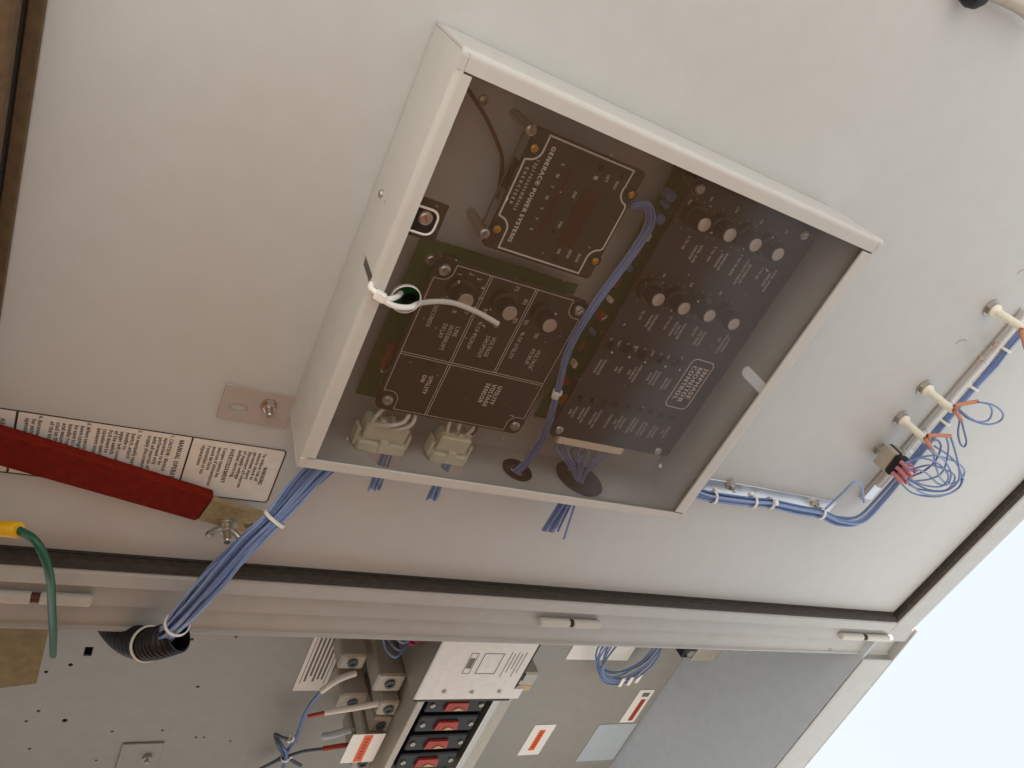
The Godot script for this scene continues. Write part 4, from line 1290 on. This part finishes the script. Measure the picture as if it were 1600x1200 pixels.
func loop(parent: Node, list: Array, k: int) -> void:
	wire(parent, DP(list), 0.00105, M.blue[k % 4], "wire", 8)
func build_lamps() -> void:
	var defs := [["cream indicator lamp farthest along the rail from the toggle switch", 0.022, 0.639], ["cream indicator lamp between two others, with two open blue loops", 0.125, 0.6385], ["cream indicator lamp right beside the toggle switch, feeding tangled blue loops", 0.167, 0.6415]]
	for d in 3:
		var e: Array = defs[d]
		var t := thing("indicator_lamp", e[0], "indicator lamp", "indicator lamps on the door")
		var c := Vector3(e[1], e[2], 0.0)
		var st := S()
		lathe(st, c + mm(0, 0, 0.2), Vector3.BACK, [[0.0095, 0.0], [0.0095, 0.0012], [0.0, 0.0012]], 20)
		lathe(st, c + mm(0, 0, 1.4), Vector3.BACK, [[0.0074, 0.0], [0.0074, 0.0036], [0.0064, 0.0042], [0.0, 0.0042]], 6)
		put(st, "nut", M.zinc, t)
		st = S()
		lathe(st, c + mm(0, 0, 5.6), Vector3.BACK, [[0.0, 0.0], [0.0068, 0.0], [0.0070, 0.0014], [0.0060, 0.0030], [0.0044, 0.0046], [0.0040, 0.0060], [0.0040, 0.0155], [0.0035, 0.0158], [0.0035, 0.0166], [0.0040, 0.0168], [0.0040, 0.0182], [0.0035, 0.0185], [0.0035, 0.0192], [0.0040, 0.0195], [0.0040, 0.0360], [0.0030, 0.0375], [0.0, 0.0375]], 22)
		put(st, "body", M.lamp_body, t)
		var tip := c + mm(0, 0, 44)
		var ends := [[[1495, 633, 0.046], [1528, 627, 0.048]], [[1493, 641, 0.046], [1502, 657, 0.048]]] if d == 1 else [[[1452, 680, 0.046], [1485, 681, 0.048]], [[1446, 686, 0.046], [1458, 706, 0.048]]]
		if d == 0: ends = [[[1605, 515, 0.046], [1625, 510, 0.048]], [[1595, 517, 0.046], [1603, 545, 0.048]]]
		for q in ends:
			var p := DP(q)
			st = S()
			tube(st, smooth_path([tip, p[0].lerp(tip, 0.3), p[0], p[1]], 5), 0.0021, 10)
			put(st, "terminal_sleeve", M.orange_sleeve, t)
		if d == 1:
			loop(t, [[1526, 628, 0.048], [1545, 632, 0.050], [1550, 645, 0.048], [1543, 657, 0.046], [1525, 658, 0.046], [1505, 645, 0.044], [1498, 639, 0.036]], 0)
			loop(t, [[1528, 628, 0.050], [1552, 633, 0.056], [1567, 646, 0.056], [1562, 658, 0.052], [1542, 663, 0.050], [1515, 655, 0.046], [1497, 641, 0.034]], 1)
			loop(t, [[1500, 655, 0.048], [1497, 675, 0.050], [1500, 692, 0.052], [1506, 698, 0.052], [1510, 690, 0.052], [1506, 672, 0.050], [1502, 656, 0.048]], 3)
		if d == 2:
			loop(t, [[1478, 681, 0.048], [1482, 702, 0.052], [1474, 735, 0.056], [1455, 748, 0.052], [1425, 752, 0.044]], 0)
			loop(t, [[1485, 681, 0.048], [1495, 715, 0.056], [1499, 745, 0.060], [1490, 760, 0.056], [1470, 768, 0.050], [1435, 764, 0.044], [1412, 752, 0.040]], 1)
			loop(t, [[1458, 705, 0.048], [1462, 728, 0.054], [1470, 748, 0.056], [1484, 756, 0.056], [1502, 748, 0.054], [1507, 735, 0.052], [1494, 722, 0.048], [1462, 712, 0.044], [1435, 715, 0.040]], 2)
			loop(t, [[1450, 690, 0.046], [1465, 688, 0.048], [1470, 700, 0.050], [1460, 722, 0.050], [1440, 738, 0.046], [1420, 745, 0.042]], 3)
	# toggle switch with its tangle
	var t := thing("toggle_switch", "black and grey toggle switch with pink wire terminals at the rail corner", "switch")
	var c := D(1388, 714, 0.016)
	c.z = 0.0
	var xf := Transform3D(Basis(Vector3.BACK, deg_to_rad(6.0)), c)
	var st := S()
	lathe(st, c + mm(0, 0, 0.2), Vector3.BACK, [[0.008, 0.0], [0.008, 0.003], [0.0052, 0.0032], [0.0052, 0.010]], 6)
	put(st, "nut", M.zinc, t)
	st = S(); box(st, mm(-13, -9, 9), mm(13, 9, 26), 0.001, xf)
	put(st, "case", M.lug, t)
	st = S(); box(st, mm(-13.6, -2.6, 8.6), mm(13.6, 2.6, 26.6), 0.001, xf)
	put(st, "strap", M.black, t)
	st = S(); box(st, mm(-12, -8, 26.8), mm(12, 8, 34), 0.001, xf)
	put(st, "base", M.black, t)
	for k in 6:
		var o := mm(-8 + (k % 3) * 8, -4.5 + (k / 3) * 9, 34)
		st = S()
		tube(st, smooth_path([xf * o, xf * (o + mm(0, 0.5, 6)), xf * (o + mm(2.0, 2.0, 15))], 4), 0.0024, 10)
		put(st, "terminal_sleeve", M.pink_sleeve, t)
	loop(t, [[1410, 725, 0.046], [1440, 716, 0.052], [1468, 726, 0.056], [1482, 745, 0.058], [1470, 760, 0.056], [1440, 757, 0.050], [1412, 742, 0.046]], 1)
	loop(t, [[1412, 745, 0.046], [1440, 770, 0.052], [1470, 774, 0.056], [1495, 765, 0.056], [1503, 745, 0.054], [1490, 718, 0.048], [1460, 697, 0.044]], 0)
	loop(t, [[1405, 752, 0.046], [1425, 770, 0.050], [1455, 776, 0.052], [1478, 773, 0.054], [1498, 762, 0.056], [1505, 748, 0.056]], 3)
	loop(t, [[1418, 730, 0.046], [1445, 738, 0.050], [1465, 755, 0.052], [1480, 757, 0.054], [1486, 742, 0.056], [1478, 722, 0.056], [1458, 706, 0.052], [1448, 700, 0.046]], 2)
	loop(t, [[1420, 735, 0.046], [1450, 727, 0.054], [1475, 733, 0.058], [1492, 745, 0.058], [1480, 765, 0.054], [1450, 765, 0.050], [1418, 748, 0.046]], 3)
	# fitting at the far edge of the door
	t = thing("door_latch_end", "dark latch tip and pale bracket at the free side of the door", "latch")
	c = D(1524, -8, 0.012)
	st = S()
	lathe(st, c, Vector3.BACK, [[0.0, -0.010], [0.006, -0.010], [0.009, -0.003], [0.009, 0.003], [0.006, 0.008], [0.0, 0.009]], 18)
	put(st, "tip", M.black, t)
	st = S()
	tube(st, smooth_path(DP([[1545, -12, 0.01], [1565, -4, 0.012], [1575, 0, 0.014], [1600, 14, 0.016], [1630, 40, 0.014]]), 6), 0.005, 10)
	put(st, "bracket", M.lug, t)

# ---- transfer switch inside the cabinet
func build_switchgear() -> void:
	var t := thing("transfer_switch", "grey and black transfer switch with three red levers on the cabinet back", "transfer switch", "", true)
	var st := S()
	# frame rails and the black arc chute blocks between them
	st = S(); box(st, mm(300, 352, -262), mm(520, 362, -138), 0.001); put(st, "side_rail", M.lug, t)
	st = S(); box(st, mm(300, 363, -262), mm(520, 372, -150), 0.001); put(st, "side_rail", M.zinc, t)
	st = S(); box(st, mm(300, 482, -262), mm(520, 494, -142), 0.001); put(st, "side_rail", M.zinc, t)
	st = S(); box(st, mm(300, 496, -262), mm(520, 532, -160), 0.001); put(st, "side_rail", M.lug, t)
	st = S(); box(st, mm(298, 372.5, -262), mm(520, 481.5, -165), 0.001); put(st, "body", M.black, t)
	for k in 4:
		var x := 326.0 + k * 43.0
		var pole := Node3D.new()
		pole.name = "pole"
		t.add_child(pole, true)
		st = S(); box(st, mm(x - 17, 378, -164.8), mm(x + 17, 476, -148), 0.002); put(st, "arc_chute", M.black, pole)
		st = S()
		slab(st, PackedVector2Array([Vector2((x - 8) * 0.001, 0.409), Vector2((x + 9) * 0.001, 0.407), Vector2((x + 9) * 0.001, 0.446), Vector2((x - 8) * 0.001, 0.443)]), -0.1478, -0.1440)
		put(st, "lever", M.red_part, pole)
		st = S()
		slab(st, PackedVector2Array([Vector2((x + 1) * 0.001, 0.428), Vector2((x + 7) * 0.001, 0.420), Vector2((x + 7) * 0.001, 0.440)]), -0.1438, -0.1425)
		put(st, "mark", M.tan, pole)
		for q in [386.0, 468.0]:
			screw(pole, mm(x, q, -147.8), 0.0042, M.zinc, 0.003)
	# lugs on the near side
	for q in [[300, 300, 36, 44, -262, -180], [346, 318, 30, 30, -262, -170], [388, 322, 30, 30, -262, -175], [432, 322, 30, 30, -262, -175], [476, 322, 30, 30, -262, -175], [372, 270, 34, 44, -262, -205], [300, 250, 30, 40, -262, -215]]:
		st = S()
		box(st, mm(q[0], q[1], q[4]), mm(q[0] + q[2], q[1] + q[3], q[5]), 0.003)
		put(st, "lug", M.lug, t)
		st = S()
		lathe(st, mm(q[0] + q[2] * 0.5, q[1] + q[3] * 0.5, q[5] + 0.1), Vector3.BACK, [[0.008, 0.0], [0.008, 0.003], [0.0045, 0.003], [0.0040, 0.0008], [0.0, 0.0008]], 16)
		put(st, "set_screw", M.grey_wire, t)
	st = S(); box(st, mm(300, 535, -262), mm(330, 580, -185), 0.003); put(st, "lug", M.lug, t)
	st = S(); box(st, mm(332, 538, -262), mm(350, 585, -190), 0.003); put(st, "lug", M.tan, t)
	st = S(); box(st, mm(300, 534, -262), mm(318, 555, -183), 0.003); put(st, "lug", M.black, t)
	# coil housing with the white rating plate
	var h := thing("coil_housing", "boxed operator with a white rating plate mounted above the red levers", "housing", "", true)
	st = S(); box(st, mm(120, 338, -262), mm(292, 494, -126), 0.001); put(st, "body", M.plate, h)
	st = S()
	slab(st, PackedVector2Array([Vector2(0.118, 0.332), Vector2(0.279, 0.332), Vector2(0.279, 0.501), Vector2(0.258, 0.501), Vector2(0.258, 0.484), Vector2(0.118, 0.484)]), -0.1225, -0.1200)
	put(st, "rating_plate", M.sticker, h)
	st = S(); box(st, mm(118, 330, -262), mm(279, 331.8, -120), 0.0003); put(st, "side_plate", M.zinc, h)
	var zz := -0.1198
	st = S()
	var a := K(716, 1052, zz); var b := K(752, 1018, zz)
	stroke(st, [Vector3(0.186, 0.405, zz), Vector3(0.226, 0.405, zz), Vector3(0.226, 0.436, zz), Vector3(0.186, 0.436, zz)], 0.0014, true)
	stroke(st, [Vector3(0.186, 0.384, zz), Vector3(0.226, 0.384, zz), Vector3(0.226, 0.395, zz), Vector3(0.186, 0.395, zz)], 0.0012, true)
	quad(st, Vector3(0.196, 0.3855, zz), Vector3(0.216, 0.3855, zz), Vector3(0.216, 0.3935, zz), Vector3(0.196, 0.3935, zz), Vector3.BACK)
	put(st, "print", M.ink_grey, h)
	for k in 5:
		st = S()
		stroke(st, [Vector3(0.182 + 0.003 * (k % 2), 0.448 + k * 0.006, zz), Vector3(0.232 - 0.008 * (k % 3), 0.448 + k * 0.006, zz)], 0.0014)
		put(st, "print_line", M.ink_grey, h)
	for q in [[694, 1080], [737, 1081], [780, 1080]]:
		screw(h, K(q[0], q[1], -0.12), 0.0032, M.zinc, 0.0025)
	# pink terminals and fine wires beside the plate
	var w := thing("control_leads", "blue leads with magenta terminals at the side of the boxed operator", "wires", "", true)
	for k in 5:
		var y := 0.318
		var x := 0.170 + k * 0.014
		st = S()
		lathe(st, Vector3(x, y - 0.004, -0.150 - 0.006 * k), Vector3(0.1, 0.9, 0.15), [[0.0, 0.0], [0.0035, 0.0], [0.0035, 0.011], [0.0, 0.012]], 10)
		put(st, "terminal_sleeve", M.magenta, w)
		wire(w, [Vector3(x, y - 0.004, -0.150 - 0.006 * k), Vector3(x + 0.004, y - 0.026, -0.150), Vector3(x - 0.012, y - 0.045, -0.17), Vector3(0.13, y - 0.05, -0.20)], 0.0016, M.blue[k % 4])
	# loose power leads
	var defs := [["white lead bent down to a dark blue tail beside the grey lugs", [[555, 1052, -0.20], [528, 1062, -0.19], [502, 1080, -0.19]], "white_wire", [[502, 1080, -0.19], [478, 1112, -0.20], [462, 1155, -0.22], [440, 1182, -0.24], [420, 1195, -0.255]], "blue", 0.0046],
		["straight cream sleeved lead with a red stub crossing the lugs", [[617, 1094, -0.18], [560, 1105, -0.18], [508, 1113, -0.19]], "white_wire", [[510, 1113, -0.19], [482, 1119, -0.20]], "red", 0.0046],
		["pale blue lead stub under the cream sleeved lead", [[548, 1140, -0.21], [520, 1148, -0.21], [505, 1151, -0.215]], "pale", [[548, 1140, -0.21], [556, 1138, -0.22]], "pale", 0.0056],
		["red lead stub joining a thin grey wire, beside the orange label", [[560, 1162, -0.21], [530, 1166, -0.21], [505, 1170, -0.215]], "red", [[505, 1170, -0.215], [470, 1175, -0.22], [430, 1190, -0.24], [400, 1205, -0.255]], "grey", 0.0040]]
	for d in defs:
		var l := thing("power_lead", d[0], "wire", "loose leads in the cabinet", true)
		var mats := {"white_wire": M.white_wire, "blue": M.blue[3], "red": M.red_part, "grey": M.grey_wire, "pale": M.pale_label}
		wire(l, KP(d[1]), d[5], mats[d[2]], "lead", 7, 10)
		wire(l, KP(d[3]), d[5] * 0.62, mats[d[4]], "tail", 7, 10)
	var knot := thing("tied_leads", "small knot of grey-blue wires tied together on the cabinet back", "wires", "", true)
	wire(knot, KP([[462, 1158, -0.235], [440, 1152, -0.22], [430, 1148, -0.23], [436, 1166, -0.22], [446, 1182, -0.23], [470, 1196, -0.24]]), 0.0028, M.grey_wire)
	wire(knot, KP([[430, 1150, -0.24], [440, 1165, -0.225], [448, 1180, -0.225], [440, 1205, -0.24]]), 0.0028, M.blue[3])
	cable_tie(knot, K(456, 1153, -0.22), Vector3(0.3, 0.8, 0), 0.005, M.tie, 0.004)
	cable_tie(knot, K(446, 1184, -0.232), Vector3(0.8, 0.3, 0), 0.006, M.tie, 0.004)

func flat_label(t: Node, x0: float, y0: float, x1: float, y1: float, z: float, m: Material) -> void:
	var st := S()
	slab(st, rounded(x0, y0, x1, y1, 0.002), z, z + 0.0006)
	put(st, "sheet", m, t)
func build_cabinet_details() -> void:
	var z := -0.2695
	var zz := z + 0.0009
	var st: SurfaceTool
	# long printed label
	var t := thing("printed_label", "tall white label with grey print and an inner border on the cabinet back", "label", "", true)
	flat_label(t, 0.290, 0.222, 0.440, 0.272, z, M.paper)
	st = S()
	stroke(st, [Vector3(0.292, 0.228, zz), Vector3(0.424, 0.228, zz)], 0.0012)
	stroke(st, [Vector3(0.292, 0.266, zz), Vector3(0.424, 0.266, zz)], 0.0012)
	put(st, "border", M.ink_grey, t)
	rng.seed = 9
	for k in 5:
		st = S()
		stroke(st, [Vector3(0.300, 0.234 + k * 0.0065, zz), Vector3(0.405 + rng.randf() * 0.015, 0.234 + k * 0.0065, zz)], 0.0034)
		put(st, "print_line", M.ink_grey, t)
	# orange danger labels
	var lab := K(567, 1169, -0.160)
	for d in [["square white label with an orange bar on the grey lugs side", lab.x - 0.032, lab.y - 0.026, lab.x + 0.032, lab.y + 0.026, -0.160, 0.0], ["square white label with an orange bar standing clear of the switch", 0.540, 0.722, 0.629, 0.772, z, 0.0]]:
		t = thing("hazard_label", d[0], "label", "orange barred labels", true)
		flat_label(t, d[1], d[2], d[3], d[4], d[5], M.paper)
		var cx: float = (d[1] + d[3]) * 0.5
		var cy: float = (d[2] + d[4]) * 0.5
		st = S()
		slab(st, rounded(cx - 0.030, cy - 0.007, cx + 0.030, cy + 0.007, 0.001), d[5] + 0.0008, d[5] + 0.0010)
		put(st, "orange_bar", M.orange, t)
		st = S()
		for k in 7:
			quad(st, Vector3(cx - 0.024 + k * 0.007, cy - 0.003, d[5] + 0.0013), Vector3(cx - 0.020 + k * 0.007, cy - 0.003, d[5] + 0.0013), Vector3(cx - 0.020 + k * 0.007, cy + 0.003, d[5] + 0.0013), Vector3(cx - 0.024 + k * 0.007, cy + 0.003, d[5] + 0.0013), Vector3.BACK)
		put(st, "print", M.red_part, t)
	t = thing("warning_label", "narrow white label with a red strip, in the upper corner of the cabinet back", "label", "", true)
	flat_label(t, 0.443, 0.928, 0.540, 0.966, z, M.paper)
	st = S(); slab(st, rounded(0.470, 0.946, 0.534, 0.958, 0.001), z + 0.0008, z + 0.0010); put(st, "red_strip", M.red_part, t)
	st = S(); slab(st, rounded(0.450, 0.940, 0.462, 0.958, 0.001), z + 0.0008, z + 0.0010); put(st, "symbol", M.ink_grey, t)
	t = thing("pale_sheet", "pale bluish rectangular sheet stuck below the red striped label", "label", "", true)
	flat_label(t, 0.545, 0.880, 0.660, 0.978, z, M.pale_label)
	t = thing("blank_label", "plain white label partly behind the blue coil", "label", "", true)
	flat_label(t, 0.260, 0.700, 0.360, 0.845, z, M.paper)
	# coil of blue wire
	t = thing("wire_coil", "hanging coil of blue wire with white tags near the cabinet ceiling", "wire coil", "", true)
	var c := K(990, 1012, -0.235)
	for k in 7:
		var p := []
		var rx := 0.075 + 0.005 * sin(k * 2.3)
		var ry := 0.062 + 0.006 * cos(k * 1.7)
		for i in 25:
			var a := TAU * i / 24.0
			p.append(c + Vector3(cos(a) * rx + 0.002 * k, sin(a) * ry + 0.003 * sin(k * 3.1), 0.004 * sin(k * 1.9 + a * 2.0) - 0.010 + 0.003 * k))
		st = S(); tube(st, p, 0.0016, 7); put(st, "wire", M.blue[(k + 1) % 4], t)
	for q in [[972, 1066], [985, 1064], [998, 1060]]:
		st = S()
		var e := K(q[0], q[1], -0.225)
		box(st, e + mm(-10, -4, -1), e + mm(12, 4, 1), 0.0006)
		put(st, "tag", M.paper, t)
	# terminal bracket on the ceiling
	t = thing("ceiling_bracket", "dark angled bracket with a bright lug nut under the cabinet ceiling", "bracket", "", true)
	st = S(); box(st, mm(200, 925, -262), mm(292, 984.5, -210), 0.001); put(st, "angle", M.lug, t)
	st = S(); box(st, mm(250, 900, -258), mm(290, 924, -214), 0.002); put(st, "block", M.black, t)
	st = S(); lathe(st, mm(272, 911, -213.8), Vector3.BACK, [[0.009, 0.0], [0.009, 0.006], [0.0, 0.007]], 6); put(st, "nut", M.zinc, t)
	# olive insulating board
	t = thing("insulating_board", "olive brown fibre board fixed low inside the cabinet", "board", "", true)
	st = S()
	slab(st, PackedVector2Array([Vector2(0.16, -0.24), Vector2(0.350, -0.24), Vector2(0.350, -0.162), Vector2(0.342, -0.125), Vector2(0.16, -0.125)]), -0.206, -0.200)
	put(st, "board", M.olive, t)
	# small plate with a stud
	t = thing("small_plate", "small grey plate with a nut, low on the cabinet back", "plate", "", true)
	st = S(); box(st, mm(551, 3, -269.6), mm(640, 60, -266.5), 0.0008); put(st, "plate", M.back_panel, t)
	st = S(); lathe(st, mm(579, 42, -266.3), Vector3.BACK, [[0.0065, 0.0], [0.0065, 0.006], [0.0035, 0.0062], [0.0035, 0.012], [0.0, 0.012]], 6); put(st, "nut", M.zinc, t)
